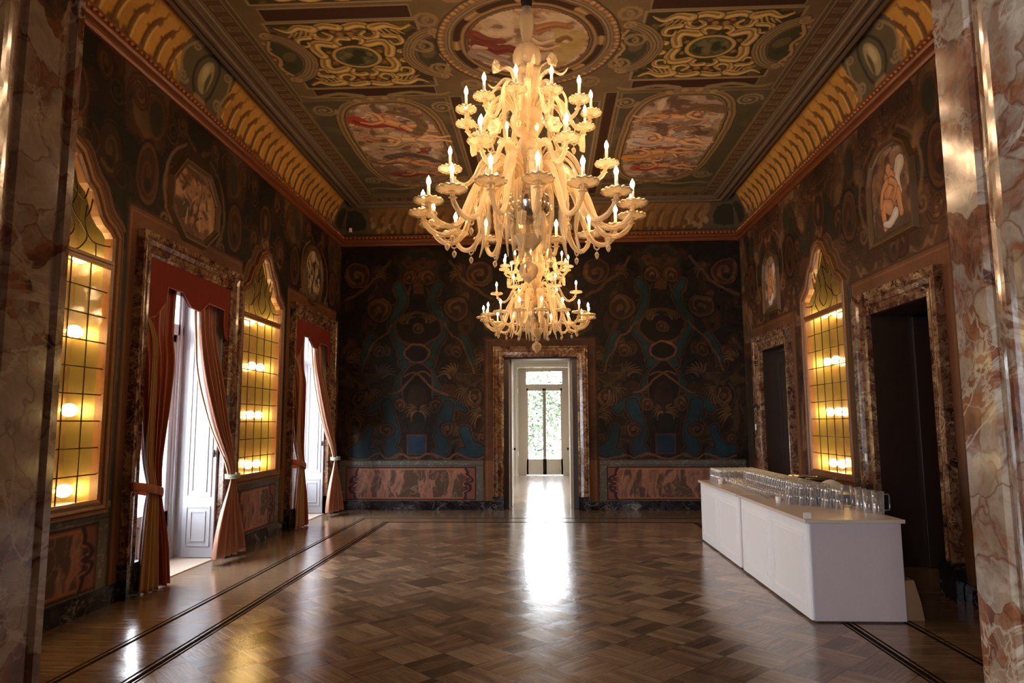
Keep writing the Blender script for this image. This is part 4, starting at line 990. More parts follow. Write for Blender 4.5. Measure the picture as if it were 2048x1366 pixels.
#@@CURTAINS
# ------------------------------------------------------------------ curtains and pelmets
def sheet(rows, n, name, mat, parent, cols=90, s0=0, s1=1, ph=0, thick=.004, stretch=1):
    """rows: (z, cy, half y, cx, lean x, fold amp) top to bottom"""
    R = catmull(rows, 10); g = []
    for i, (zz, cy, hy, cx, lx, am) in enumerate(R):
        row = []
        for k in range(cols+1):
            s = s0+(s1-s0)*k/cols; q = 2*PI*n*s+ph
            w = math.sin(q)+.35*math.sin(2.3*q+1+.02*i)+.2*math.sin(.6*q+.05*i)
            x = cx+lx*(2*s-1)+am*w; y = cy+hy*(2*s-1)+am*.6*math.cos(q*1.0+.7)
            row.append((x, y, zz+.010*math.sin(q*.5)*(i/len(R))))
        g.append(row)
    o = MB().grid(g).build(name, mat, parent, True); md = o.modifiers.new('thickness', 'SOLIDIFY'); md.thickness = thick; return o
def band(cx, cy, cz, rx, ry, h, tilt, name, mat, parent, w=.006):
    rows = []
    for k in range(25):
        a = 2*PI*k/24; x, y = cx+rx*math.cos(a), cy+ry*math.sin(a); zz = cz+tilt*(y-cy)
        rows.append([(x*1.0+math.cos(a)*w*math.sin(PI*j/4), y+math.sin(a)*w*math.sin(PI*j/4), zz-h/2+h*j/4) for j in range(5)])
    o = MB().grid(rows).build(name, mat, parent, True); md = o.modifiers.new('thickness', 'SOLIDIFY'); md.thickness = .005; return o
def pelmet(c, label):
    P = [(-.93, 3.5), (.93, 3.5), (.93, 2.80), (.85, 2.82), (.80, 2.96), (.80, 3.18), (.38, 3.20), (.16, 3.06), (-.06, 3.08), (-.27, 3.22), (-.58, 3.22), (-.62, 3.03), (-.80, 2.86), (-.93, 2.82)]
    root = empty('pelmet', (XL-.0, c, 3.5)); tag(root, label, 'pelmet', 'stiff red pelmets over the tall windows')
    # board face triangulated by columns
    b = MB(); n = len(P)
    vs = [FL(c+a, zz, .022) for a, zz in P]+[FL(c+a, zz, -.005) for a, zz in P]
    import mathutils
    tri = mathutils.geometry.tessellate_polygon([[Vector((a, zz, 0)) for a, zz in P]])
    fs = [tuple(t) for t in tri]+[tuple(n+q for q in t[::-1]) for t in tri]+[(i, (i+1) % n, n+(i+1) % n, n+i) for i in range(n)]
    b.add(vs, fs); o = recalc(b.build('fabric_face', M['valance'], root))
    t = MB()
    for i in range(2, n-1):
        t.tube([FL(c+P[i][0], P[i][1], .024), FL(c+P[i+1][0], P[i+1][1], .024)], .006, 6)
    t.build('piping', M['tie'], root, True)
    return root
pelmet(DOORS_L[0], 'deep red zigzag-edged pelmet over the nearer french window')
pelmet(DOORS_L[1], 'deep red zigzag-edged pelmet over the farther french window')
def near_curtain(c, label):
    root = empty('curtain', (XL+.1, c-.75, 0)); tag(root, label, 'curtain', 'silk curtains at the french windows')
    rows = [(3.45, c-.54, .39, XL-.11, .0, .026), (2.75, c-.55, .38, XL-.11, .0, .028), (2.4, c-.60, .33, XL-.05, .02, .034), (1.9, c-.68, .26, XL+.0, .02, .034), (1.35, c-.81, .15, XL+.08, .02, .028), (1.05, c-.86, .10, XL+.14, .02, .018), (.85, c-.84, .13, XL+.13, .02, .025), (.45, c-.78, .19, XL+.12, .03, .036), (.02, c-.74, .20, XL+.12, .04, .040)]
    sheet(rows, 6, 'silk_panel', M['rust_silk'], root)
    rl = [(2.88, c-.915, .03, XL-.02, .0, .008), (2.6, c-.92, .035, XL+.09, .01, .012), (2.2, c-.93, .035, XL+.11, .01, .012), (1.4, c-.94, .045, XL+.115, .01, .014), (1.05, c-.93, .055, XL+.165, .015, .010), (.8, c-.93, .07, XL+.165, .02, .018), (.02, c-.93, .12, XL+.165, .03, .026)]
    l = sheet(rl, 3, 'lining', M['lining'], root, 40, ph=1); l['label'] = 'cream lining turned outwards'
    band(XL+.125, c-.965, 1.04, .105, .24, .085, -.22, 'tieback', M['tie'], root)
    MB().tube([(XL+.02, c-1.15, 1.09), (XL+.08, c-1.15, 1.10), (XL+.09, c-1.12, 1.10)], .008, 6).build('hook', M['iron'], root, True)
    return root
def far_curtain(c, label, dx=0, spread=1):
    root = empty('curtain', (XL+.15, c+.8, 0)); tag(root, label, 'curtain', 'silk curtains at the french windows')
    rows = [(3.40, c+.62, .30, XL-.12, -.0, .030), (2.85, c+.66, .27, XL-.12, -.01, .034), (2.3, c+.61, .33, XL-.01, -.02, .055), (1.7, c+.71, .25, XL+.08, -.02, .046), (1.25, c+.79, .13, XL+.19, -.01, .016), (1.05, c+.82, .065, XL+.21, 0, .008), (.92, c+.82, .08, XL+.215, .01, .012), (.6, c+.77, .20, XL+.22, .03, .032), (.3, c+.77, .30, XL+.22, .05, .044), (.07, c+.78, .36, XL+.22, .06, .050)]
    rows = [(a, b_, h*spread, x, l_, m_) for a, b_, h, x, l_, m_ in rows]
    sheet(rows, 5, 'silk_panel', M['lit_silk'], root, 110)
    l = sheet([(a, b_-h*.98, .035-.004*k, x-.02, 0, .01) for k, (a, b_, h, x, l_, m_) in enumerate(rows[:6])], 2, 'lining', M['lining'], root, 16)
    l['label'] = 'pale lining on the leading edge'
    tb = band(XL+.21, c+.82, 1.05, .075, .085, .05, .1, 'tieback', M['sash'], root); tb['label'] = 'pale green cord tie'
    for k in range(3): MB().tube([(XL+.21+.085*math.cos(2*PI*j/20), c+.82+.095*math.sin(2*PI*j/20), 1.03+.02*k+.008*math.sin(2*PI*j/20)) for j in range(21)], .009, 6, False).build('cord', M['sash'], tb, True)
    return root
near_curtain(DOORS_L[0], 'rust red curtain on the near side of the nearer french window, cream lining showing')
far_curtain(DOORS_L[0], 'window-lit tinted silk curtain gathered by a pale cord, far side of the nearer french window')
near_curtain(DOORS_L[1], 'rust brown curtain on the near side of the farther french window')
far_curtain(DOORS_L[1], 'window-lit tinted curtain nearest the back wall, tied with a pale cord', spread=.95)

# ------------------------------------------------------------------ overdoor paintings
def overdoor(f, c, zc, hw, hh, shape, seed, label, pal):
    if shape == 'oct': P = [(-hw*.55, hh), (hw*.55, hh), (hw, hh*.35), (hw, -hh*.45), (hw*.45, -hh), (-hw*.45, -hh), (-hw, -hh*.45), (-hw, hh*.35)]
    elif shape == 'oval': P = [(hw*math.cos(2*PI*k/24), hh*math.sin(2*PI*k/24)) for k in range(24)]
    else: P = [(hw, -hh), (hw*1.02, -hh*.2), (hw, hh*.35), (hw*.8, hh*.75), (hw*.4, hh*.97), (0, hh), (-hw*.4, hh*.97), (-hw*.8, hh*.75), (-hw, hh*.35), (-hw*1.02, -hh*.2), (-hw, -hh)]
    root = empty('wall_painting', f(c, zc-hh, .0)); tag(root, label, 'painting', 'paintings above the doors')
    n = len(P); area = sum(P[i][0]*P[(i+1) % n][1]-P[(i+1) % n][0]*P[i][1] for i in range(n)); 
    if area > 0: P = P[::-1]
    rows = []
    for k in range(n+1):
        p0, p1, p2 = P[(k-1) % n], P[k % n], P[(k+1) % n]
        def nr(a, b): d = (b[0]-a[0], b[1]-a[1]); L = math.hypot(*d) or 1; return (-d[1]/L, d[0]/L)
        n1, n2 = nr(p0, p1), nr(p1, p2); m = (n1[0]+n2[0], n1[1]+n2[1]); L = math.hypot(*m) or 1; m = (m[0]/L, m[1]/L); ds = max(.5, m[0]*n1[0]+m[1]*n1[1])
        rows.append([f(c+p1[0]+m[0]*o/ds, zc+p1[1]+m[1]*o/ds, nn) for o, nn in ((-.012, .01), (-.012, .022), (.01, .035), (.025, .025), (.045, .05), (.07, .05), (.085, .025), (.10, .0))])
    MB().grid(rows).build('frame', M['gilt'] if shape != 'arch' else M['gilt'], root)
    p = Paint(c-hw-.02, c+hw+.02, zc-hh-.02, zc+hh+.02, .0125, .0125, .02, 5); U, V = (p.U-c)/hw, (p.V-zc)/hh
    w1 = fbm(U*1.4+seed+fbm(U*2, V*2, 3, seed), V*1.6, 4, seed); w2 = fbm(U*4+2*w1, V*4, 4, seed+3)
    p.img[:] = np.array(pal[0]); fullq = (slice(0, p.nu), slice(0, p.nv))
    p.put(fullq, (w1-.48)*9, pal[1]); p.put(fullq, (w2-.54)*9, pal[2], .8); p.put(fullq, (.42-w2)*10, pal[3], .9); p.put(fullq, (-.55-V+.4*(w1-.5))*8, pal[3], .8)
    rr = random.Random(seed)
    if shape == 'arch':     # seated nude figure with drapery and wing
        S = lambda l, w, col, w2=None: (p.stroke([(c+a*hw, zc+b_*hh) for a, b_ in l], w+.012, (.07, .03, .015), .9, (w2 or w)+.010), p.stroke([(c+a*hw, zc+b_*hh) for a, b_ in l], w, col, 1, w2), p.stroke([(c+a*hw-.012, zc+b_*hh+.01) for a, b_ in l], w*.35, tuple(min(1, q*1.3) for q in col), .7, (w2 or w)*.3))
        sk = (.50, .24, .11)
        S([(-.55, .45), (-.35, .15), (-.5, -.2)], .10, (.52, .42, .34), .04); S([(.0, .25), (.05, -.05), (.0, -.35)], .11, sk, .12); S([(.0, -.35), (-.35, -.15), (-.5, -.65)], .075, sk, .04); S([(.05, -.4), (.4, -.3), (.35, -.8)], .08, sk, .04); S([(.08, .2), (.4, .05), (.5, -.3)], .045, sk, .028); S([(-.05, .2), (-.3, .0), (-.15, -.25)], .04, sk, .025)
        S([(-.2, -.6), (.1, -.75), (.4, -.7)], .07, (.55, .50, .45), .03); p.ell(c+.02*hw, zc+.5*hh, .075, .085, (.14, .07, .03)); p.ell(c, zc+.47*hh, .055, .065, sk)
    else:
        for k in range(16):
            a, b_ = rr.uniform(-.6, .6), rr.uniform(-.75, .4); col = rr.choice(pal); l = [(c+hw*(a+t*rr.uniform(-.3, .3)), zc+hh*(b_+t*.45)) for t in (0, .5, 1)]; p.stroke(l, .03, tuple(q*.4 for q in col), .7, .01); p.stroke(l, .022, col, .9, .008)
        p.stroke([(c-.1*hw, zc-.7*hh), (c+.15*hw, zc+.0*hh), (c+.3*hw, zc+.8*hh)], .02, pal[3], .9, .01)
    PP = np.array(P)
    def hole(u, v):
        x, y = u-c, v-zc; ins = np.zeros(u.shape, bool)
        for i in range(n):
            (x0, y0), (x1, y1) = P[i], P[(i+1) % n]
            if abs(y0-y1) < 1e-9: continue
            ins ^= ((y > y0) != (y > y1)) & (x < (x1-x0)*(y-y0)/(y1-y0)+x0)
        return ~ins
    X = XL+.014 if f is FL else XR-.014
    bk = MB(); P2 = P
    p.mesh('canvas', lambda u, v: (np.full(u.shape, X), u, v), M['canvas'], root, hole)
    return root
overdoor(FL, 8.02, 4.33, .50, .40, 'oct', 5, 'eight-sided landscape painting above the nearer french window', [(.30, .15, .08), (.05, .035, .02), (.42, .25, .13), (.10, .04, .02)])
overdoor(FL, 12.32, 4.38, .42, .46, 'oval', 9, 'upright oval painting above the farther french window', [(.38, .27, .17), (.07, .04, .025), (.50, .38, .25), (.04, .025, .015)])
overdoor(FR, 7.93, 4.32, .44, .50, 'arch', 3, 'arched painting of a seated nude above the open dark doorway', [(.16, .085, .045), (.30, .20, .15), (.24, .12, .06), (.06, .03, .018)])
overdoor(FR, 12.22, 4.12, .32, .46, 'arch', 8, 'small arched painting of a pale figure above the closed dark door', [(.30, .20, .13), (.40, .30, .22), (.26, .14, .08), (.10, .05, .03)])
#@@CHAND
# ------------------------------------------------------------------ chandeliers
def rz(P, a): return [(p[0]*math.cos(a), p[0]*math.sin(a), p[1]) for p in P]
def chandelier(x, y):
    root = empty('chandelier', (x, y, 0))
    O = Vector((x, y, 0))
    def off(v): return (v[0]+x, v[1]+y, v[2])
    C = (x, y, 0)
    MB().tube([(x, y, 5.42), (x, y, ZT)], .012, 8).build('suspension_rod', M['iron'], root, True)
    MB().lathe([(.03, 5.18), (.045, 5.24), (.085, 5.52), (.09, 5.60), (.0, 5.60)], C, 8).build('rod_cover', M['iron'], root)
    MB().lathe([(.001, ZT-.10), (.05, ZT-.09), (.09, ZT-.03), (.10, ZT)], C, 20).build('ceiling_rose', M['gilt'], root, True)
    st = MB()
    st.lathe([(.022, 4.80), (.028, 4.86), (.05, 4.98), (.062, 5.08), (.06, 5.14), (.035, 5.18), (.04, 5.21)], C, 24, 12, .04)      # slim vase
    st.lathe([(.03, 4.64), (.085, 4.67), (.115, 4.73), (.118, 4.79), (.09, 4.85), (.03, 4.88)], C, 28, 14, .03)                     # top globe
    st.lathe([(.035, 4.34), (.05, 4.38), (.10, 4.50), (.125, 4.60), (.135, 4.64), (.10, 4.62)], C, 32, 10, .06)                      # fluted cup
    st.lathe([(.05, 4.27), (.045, 4.34), (.05, 4.37)], C, 20)
    st.build('stem_vases', M['murano'], root, True)
    hub = MB().lathe([(.03, 4.06), (.10, 4.09), (.135, 4.16), (.14, 4.22), (.11, 4.29), (.045, 4.32)], C, 32, 16, .03).build('upper_hub', M['murano'], root, True)
    MB().lathe([(.06, 3.58), (.085, 3.68), (.12, 3.84), (.115, 3.95), (.075, 4.03), (.04, 4.08)], C, 32, 12, .05).build('tall_vase', M['murano'], root, True)
    MB().lathe([(.0, 3.31), (.03, 3.315), (.10, 3.335), (.17, 3.38), (.205, 3.45), (.20, 3.51), (.14, 3.58), (.06, 3.60)], C, 40).build('silvered_bowl', M['silver'], root, True)
    lower = MB()
    lower.lathe([(.018, 3.20), (.022, 3.26), (.03, 3.32)], C, 14)
    lower.lathe([(.02, 3.10), (.05, 3.11), (.085, 3.15), (.12, 3.205), (.125, 3.215), (.08, 3.19), (.02, 3.17)], C, 32, 16, .05)
    lower.lathe([(.012, 3.0), (.03, 3.02), (.03, 3.05), (.012, 3.07), (.035, 3.09), (.05, 3.11)], C, 18)
    lower.build('lower_cup', M['murano'], root, True)
    MB().lathe([(.001, 2.82), (.02, 2.84), (.055, 2.875), (.075, 2.92), (.07, 2.965), (.035, 2.995), (.012, 3.01)], C, 28, 14, .04).build('finial', M['murano'], root, True)
    # one arm of each size, then copies turned about the axis
    def arm(path, r0, dish_r, tilt_z, drop, cr=1.0):
        pts = catmull([(a, b_) for a, b_ in path], 7)
        m = MB(); n = len(pts); P3 = [off((p[0], 0, p[1])) for p in pts]
        rad = [r0*(1.15-.35*i/n) for i in range(n)]
        m.tube(P3, rad, 24, True, 6, .16, .55)
        for k in (n-3, n-6): m.lathe([(r0*1.0, -.008), (r0*1.7, 0), (r0*1.0, .008)], P3[k], 12)
        ex, ez = path[-1]
        am = m.build('arm', M['murano'], root, True)
        E = off((ex, 0, ez))
        dz = MB(); pr = [(.016, -.016), (.028, -.010), (dish_r*.55, -.002), (dish_r*.8, .004), (dish_r*.93, .006), (dish_r, .002), (dish_r*1.04, -.008), (dish_r*1.0, .004), (dish_r*.93, .014), (dish_r*.6, .018), (.014, .03)]
        dz.grid([[(E[0]+R0*(1+.05*min(1, R0/dish_r)**2*math.cos(14*a))*math.cos(a), E[1]+R0*(1+.05*min(1, R0/dish_r)**2*math.cos(14*a))*math.sin(a), E[2]+Z0+.004*(R0/dish_r)**1.5*math.cos(14*a)) for a in [2*PI*j/84 for j in range(85)]] for R0, Z0 in pr])
        dz.build('drip_dish', M['murano'], am, True)
        c0 = ez+.025
        MB().lathe([(.0, c0), (.0125*cr, c0), (.0115*cr, c0+.10), (.0, c0+.10)], (E[0], E[1], 0), 12).build('candle_sleeve', M['candle'], am, True)
        zc = c0+.10
        MB().lathe([(.006, zc), (.013*cr, zc+.012), (.0165*cr, zc+.028), (.013*cr, zc+.046), (.006, zc+.062), (.0, zc+.076)], (E[0], E[1], 0), 8).build('flame_bulb', M['bulb'], am, True)
        if drop:
            lo = min(path, key=lambda q: q[1]); L = off((lo[0], 0, lo[1]))
            d = MB(); d.tube([(L[0]+.028*math.cos(2*PI*j/12), L[1], L[2]-.02+.03*math.sin(2*PI*j/12)) for j in range(13)], .006, 5, False)
            d.tube([(L[0], L[1], L[2]-.045), (L[0], L[1], L[2]-.075)], .003, 5)
            d.lathe([(.0, -.135), (.010, -.125), (.019, -.105), (.020, -.09), (.010, -.075), (.0, -.072)], L, 8, 4, .1)
            d.build('pendant_drop', M['murano'], am, True)
        return am
    def spin(first, angs):
        for i, a in enumerate(angs):
            o = first if i == 0 else copy_tree(first, root)
            o.rotation_euler.z = a
    DEG = math.radians
    low = arm([(.08, 3.52), (.14, 3.66), (.26, 3.74), (.40, 3.68), (.50, 3.48), (.57, 3.30), (.66, 3.225), (.76, 3.235), (.84, 3.31), (.86, 3.40)], .021, .112, 0, True, 1.15)
    spin(low, [DEG(-90+6+22.5*k) for k in range(16)])
    mid = arm([(.08, 3.70), (.16, 3.86), (.28, 3.93), (.38, 3.86), (.44, 3.74), (.52, 3.67), (.61, 3.71), (.65, 3.81)], .018, .095, 0, False, 1.05)
    spin(mid, [DEG(-90+28+60*k) for k in range(6)])
    upp = arm([(.06, 4.17), (.12, 4.31), (.21, 4.38), (.30, 4.32), (.36, 4.18), (.42, 4.10), (.50, 4.13), (.53, 4.225)], .016, .082, 0, True, 1.0)
    spin(upp, [DEG(-90-8+30*k) for k in range(12)])
    # feathery glass leaves
    def leaf(path, w, name, teeth=16):
        pts = catmull(path, 8); n = len(pts); rows = []
        for i, q in enumerate(pts):
            t = i/(n-1); ww = w*(math.sin(PI*min(1, t*1.02))**.6*(1-.35*t)+.05)*(1 if i % 2 else .82)
            j0, j1 = pts[max(i-1, 0)], pts[min(i+1, n-1)]; d = np.array([j1[0]-j0[0], j1[1]-j0[1]]); d /= np.linalg.norm(d)+1e-9; nr = (-d[1], d[0])
            row = []
            for k in range(-3, 4):
                s = k/3; lift = .28*ww*abs(s)+.006*(k % 2)
                row.append(off((q[0]-nr[0]*lift, s*ww, q[1]-nr[1]*lift)))
            rows.append(row)
        b = MB().grid(rows); 
        b.tube([off((q[0], 0, q[1])) for q in pts], [.007*(1-.6*i/n) for i in range(n)], 6)
        o = b.build(name, M['murano'], root, True); return o
    spin(leaf([(.10, 3.60), (.20, 3.80), (.32, 3.84), (.42, 3.70), (.44, 3.46), (.41, 3.24), (.44, 3.08)], .062, 'glass_leaf'), [DEG(11+30*k) for k in range(12)])
    spin(leaf([(.10, 3.56), (.17, 3.66), (.235, 3.60), (.255, 3.44), (.235, 3.30), (.20, 3.20)], .045, 'glass_leaf'), [DEG(35+72*k) for k in range(5)])
    spin(leaf([(.08, 4.22), (.16, 4.42), (.26, 4.46), (.34, 4.34), (.33, 4.12), (.30, 3.98)], .034, 'glass_leaf'), [DEG(20+36*k) for k in range(10)])
    spin(leaf([(.05, 4.36), (.10, 4.55), (.20, 4.62), (.30, 4.56), (.36, 4.60)], .035, 'glass_leaf'), [DEG(40+60*k) for k in range(6)])
    spin(leaf([(.12, 3.44), (.19, 3.36), (.19, 3.20), (.17, 3.04)], .045, 'glass_leaf'), [DEG(15+60*k) for k in range(6)])
    # flowers on curling stalks
    def flower(path, r):
        pts = catmull(path, 8); b = MB(); b.tube([off((q[0], 0, q[1])) for q in pts], [.009*(1-.5*i/len(pts)) for i in range(len(pts))], 6)
        o = b.build('flower_stalk', M['murano'], root, True); e = off((path[-1][0], 0, path[-1][1])); rows = []
        for rr, dz in ((.012, 0), (r*.45, .012), (r*.8, .006), (r, .028), (r*.93, .034), (r*.6, .02), (.01, .012)):
            rows.append([(e[0]+dz*1.6+.0, e[1]+rr*math.cos(2*PI*j/24)*(1+.14*math.cos(6*2*PI*j/24)), e[2]+rr*math.sin(2*PI*j/24)*(1+.14*math.cos(6*2*PI*j/24))) for j in range(25)])
        MB().grid(rows).build('flower', M['murano'], o, True); return o
    spin(flower([(.10, 3.88), (.22, 4.06), (.34, 4.08), (.42, 3.99)], .065), [DEG(58+60*k) for k in range(6)])
    spin(flower([(.08, 4.50), (.15, 4.62), (.24, 4.64)], .05), [DEG(80+120*k) for k in range(3)])
    return root
ch1 = chandelier(-.125, 5.6)
tag(ch1, 'large lit gold glass chandelier hanging in front, its top near the painted roundel', 'chandelier', 'glass chandeliers of the hall')
ch2 = copy_tree(ch1); ch2.location = (-.13, 11.3, 0)
tag(ch2, 'lit gold glass chandelier farther back, hanging above the far doorway', 'chandelier', 'glass chandeliers of the hall')
#@@BAR
# ------------------------------------------------------------------ bar counters
def bar(y0, y1, label, endpanel):
    root = empty('bar_counter', (2.65, (y0+y1)/2, 0)); tag(root, label, 'counter', 'white bar counters')
    x0, x1 = 2.26, 3.04
    b = MB().box(x0+.012, y0+.012, .012, x1, y1, .83); body = bevel(b.build('carcass', M['bar_end'], root), .004); body['label'] = 'scuffed mauve-grey carcass and end panel'
    MB().box(x0+.03, y0+.03, 0, x1-.03, y1-.02, .014).build('base_rail', M['taupe_dark'], root)
    bt = bevel(MB().box(x0-.045, y0-.03, .83, x1+.02, y1+.005, .862).build('worktop', M['bar_top'], root), .005)
    mid = (y0+y1)/2
    for a0, a1 in ((y0+.01, mid-.003), (mid+.003, y1-.01)):
        d = bevel(MB().box(x0-.012, a0, .02, x0+.012, a1, .825).build('front_panel', M['bar_white'], root), .003)
        m = MB()
        for ins, w in ((.09, .012), (.125, .010)):
            q0, q1, r0, r1 = a0+ins, a1-ins, .02+ins, .825-ins
            for e in ((q0, r0, q1, r0+w), (q0, r1-w, q1, r1), (q0, r0+w, q0+w, r1-w), (q1-w, r0+w, q1, r1-w)): m.box(x0-.012, e[0], e[1], x0-.018, e[2], e[3])
        m.build('panel_moulding', M['bar_white'], d)
    MB().box(x0-.002, y0+.0, .03, x0+.012, y0+.012, .82).build('corner_strip', M['bar_white'], root)
    return root
bar(6.30, 8.40, 'white panelled bar counter nearest the viewer', True)
bar(8.49, 10.52, 'white panelled bar counter farther back, against the near one', False)
b = MB().box(2.30, 8.408, 0, 2.32, 8.456, .83).build('filler_panel', M['bar_end'], None); tag(b, 'narrow grey-brown filler strip between the two white counters', 'panel')
BT = .862
# ------------------------------------------------------------------ glassware
def tumbler_mesh():
    b = MB(); b.lathe([(.0, .004), (.024, .004), (.026, .0), (.0275, .006), (.036, .092), (.0335, .092), (.025, .014), (.0, .014)], (0, 0, 0), 16)
    return b
def place(first, spots, name, labf, cat, grpf):
    for i, (x, y, zz, flip, key) in enumerate(spots):
        o = first if i == 0 else first.copy()
        if i: COL.objects.link(o)
        o.location = (x, y, zz+(.092 if flip else 0)); o.rotation_euler = (PI if flip else 0, 0, (i*1.7) % 6)
        tag(o, labf(key), cat, grpf(key))
rr = random.Random(4); spots = []
j = lambda: rr.uniform(-.002, .002)
def block(key, x0, x1, y0, y1, keep=lambda x, y: True, lv=2):
    y = y0
    while y < y1:
        x = x0
        while x < x1:
            if keep(x, y):
                for k in range(lv): spots.append((x+j(), y+j(), BT+.0925*k, True, (key, k)))
            x += .079
        y += .079
block('near', 2.50, 2.87, 6.78, 7.50, lambda x, y: y > 6.80+(2.98-x)*1.35*.9 - .0 and y < 7.6)
block('middle', 2.70, 3.00, 7.62, 9.78)
block('far', 2.40, 3.00, 9.86, 10.42)
spots.sort(key=lambda s: (s[1], -s[2])); keepn = spots[:300]; rest = spots[300:]
nm = {'near': 'glass block at the near bar end', 'middle': 'long middle glass rows', 'far': 'glass block at the far bar end'}
first = tumbler_mesh().build('tumbler', M['glass'], None, True)
place(first, keepn, 'tumbler', lambda k: 'upturned tumbler, %s layer of the %s' % ('upper' if k[1] else 'lower', nm[k[0]]), 'glass', lambda k: 'tumblers, %s layer, %s' % ('upper' if k[1] else 'lower', nm[k[0]]))
if rest:
    b = MB(); t = tumbler_mesh()
    for x, y, zz, fl, k in rest: b.add([(v[0]+x, v[1]+y, zz+.092-v[2]) for v in t.v], t.f)
    tag(b.build('tumblers', M['glass'], None, True), 'remaining far tumblers massed at the far end of the bar', 'glasses', None, 'stuff')
# low glasses in front, upright on little feet
g2 = MB().lathe([(.0, .0), (.028, .0), (.027, .004), (.006, .010), (.005, .03), (.012, .034), (.030, .050), (.034, .066), (.031, .080), (.0295, .080), (.031, .066), (.027, .052), (.0, .040)], (0, 0, 0), 16).build('low_glass', M['glass'], None, True)
sp = []
y = 7.66
while y < 9.75:
    for k in range(3):
        if not (k == 0 and (y < 7.95)): sp.append((2.44+.075*k+j(), y+j(), BT, False, 'low'))
    y += .078
place(g2, sp, 'low_glass', lambda k: 'short stemmed glass standing in the low front rows of the bar', 'glass', lambda k: 'short stemmed glasses in front of the tumblers')
# pitchers with square handles
def pitcher():
    root = empty('pitcher', (0, 0, 0))
    MB().lathe([(.0, .006), (.040, .006), (.044, .0), (.046, .006), (.052, .205), (.049, .205), (.043, .016), (.0, .016)], (0, 0, 0), 24).build('body', M['glass'], root, True)
    MB().tube([(.048, 0, .18), (.095, 0, .18), (.105, 0, .165), (.105, 0, .05), (.095, 0, .038), (.045, 0, .038)], .0065, 8).build('handle', M['glass'], root, True)
    return root
pt = pitcher(); ps = [(3.00, 6.62), (2.975, 6.75), (2.97, 6.90), (2.99, 7.06), (2.97, 7.22)]
for i, (x, y) in enumerate(ps):
    o = pt if i == 0 else copy_tree(pt); o.location = (x, y, BT+.0005); o.rotation_euler.z = .1-.12*i
    tag(o, ['tall clear pitcher nearest the end of the bar, handle turned right', 'tall clear pitcher second from the bar end', 'tall clear pitcher in the middle of the five', 'tall clear pitcher fourth from the bar end', 'tall clear pitcher farthest from the bar end, against the tumblers'][i], 'pitcher', 'glass pitchers by the bar end')
# steel bowls on a stand behind the glasses, plates, napkins, a card
def bowl(x, y, zz, r, label, mat):
    root = empty('ice_bowl', (x, y, zz)); tag(root, label, 'bowl', 'metal bowls behind the glasses')
    MB().lathe([(.0, 0), (r*.55, 0), (r*.85, .05), (r, .12), (r*1.04, .125), (r*.97, .122), (r*.8, .055), (.0, .01)], (x, y, zz), 32).build('basin', mat, root, True)
    MB().tube([(x+r*1.03*math.cos(2*PI*k/32), y+r*1.03*math.sin(2*PI*k/32), zz+.124) for k in range(33)], .006, 6, False).build('rim', mat, root, True)
    return root
tb = empty('side_table', (3.36, 9.0, 0)); tag(tb, 'dark side table standing behind the bar counters', 'table')
bevel(MB().box(3.12, 8.2, .84, 3.60, 9.9, .88).build('tabletop', M['dark_wood'], tb), .004)
for x in (3.16, 3.56):
    for y in (8.25, 9.85): MB().box(x-.02, y-.02, 0, x+.02, y+.02, .84).build('leg', M['dark_wood'], tb)
bowl(3.30, 9.35, .88, .17, 'shiny steel bowl on the side table, farther of the two', M['steel'])
bowl(3.34, 8.85, .88, .17, 'dark metal bowl on the side table, nearer of the two', M['dark_wood'])
np_ = MB()
rows = []
for i in range(9):
    t = i/8; rows.append([(3.22+.20*k/6, 8.28+.30*t, .88+.145*math.sin(PI*(.08+.60*t))*(.75+.25*math.sin(PI*k/6))) for k in range(7)])
np_.grid(rows); o = np_.build('folded_napkin', M['paper'], None, True); o.modifiers.new('thickness', 'SOLIDIFY').thickness = .012; tag(o, 'white folded napkin standing up behind the tumblers', 'napkin')
o = bevel(MB().box(2.235, 6.35, BT, 2.30, 6.36, BT+.05).build('price_card', M['paper'], None), .001); tag(o, 'small blank white card on the near corner of the bar', 'card')
# a few cups in the low front row
for i, (x, y, lb) in enumerate(((2.40, 7.52, 'small white cup in front of the low glasses, nearer one'), (2.355, 9.76, 'small white cup in front of the low glasses, farther one'))):
    o = MB().lathe([(.0, .0), (.024, .0), (.030, .07), (.027, .07), (.022, .006), (.0, .006)], (0, 0, 0), 20).build('cup', M['paper'], None, True) if i == 0 else cup.copy()
    if i: COL.objects.link(o)
    cup = o; o.location = (x, y, BT); tag(o, lb, 'cup', 'white cups on the bar')
# kraft bag leaning at the end of the bar
def bag():
    root = empty('paper_bag', (3.12, 6.50, 0)); tag(root, 'brown kraft paper bag standing on the floor beside the bar end', 'bag')
    x0, x1, y0, y1, h = 3.055, 3.20, 6.40, 6.72, .33
    b = MB(); rows = [[(x0, y0, 0), (x1+.03, y0, 0), (x1+.03, y1, 0), (x0, y1, 0), (x0, y0, 0)], [(x0, y0+.01, .15), (x1+.012, y0+.01, .15), (x1+.012, y1-.01, .15), (x0, y1-.01, .15), (x0, y0+.01, .15)], [(x0+.02, y0+.02, h), (x1-.03, y0+.02, h), (x1-.03, y1-.02, h), (x0+.02, y1-.02, h), (x0+.02, y0+.02, h)]]
    b.grid(rows); b.add([(x0, y0, .002), (x1+.03, y0, .002), (x1+.03, y1, .002), (x0, y1, .002)], [(0, 1, 2, 3)])
    o = b.build('bag_body', M['kraft'], root); o.modifiers.new('thickness', 'SOLIDIFY').thickness = .002
    MB().tube([tuple(q) for q in catmull([(x0+.035, y0+.022, h-.02), (x0+.025, y0+.0, h+.10), (x0+.05, y0+.1, h+.16), (x0+.035, y0+.2, h+.10), (x0+.035, y0+.26, h-.02)], 6)], .004, 6).build('handle', M['twine'], root, True)
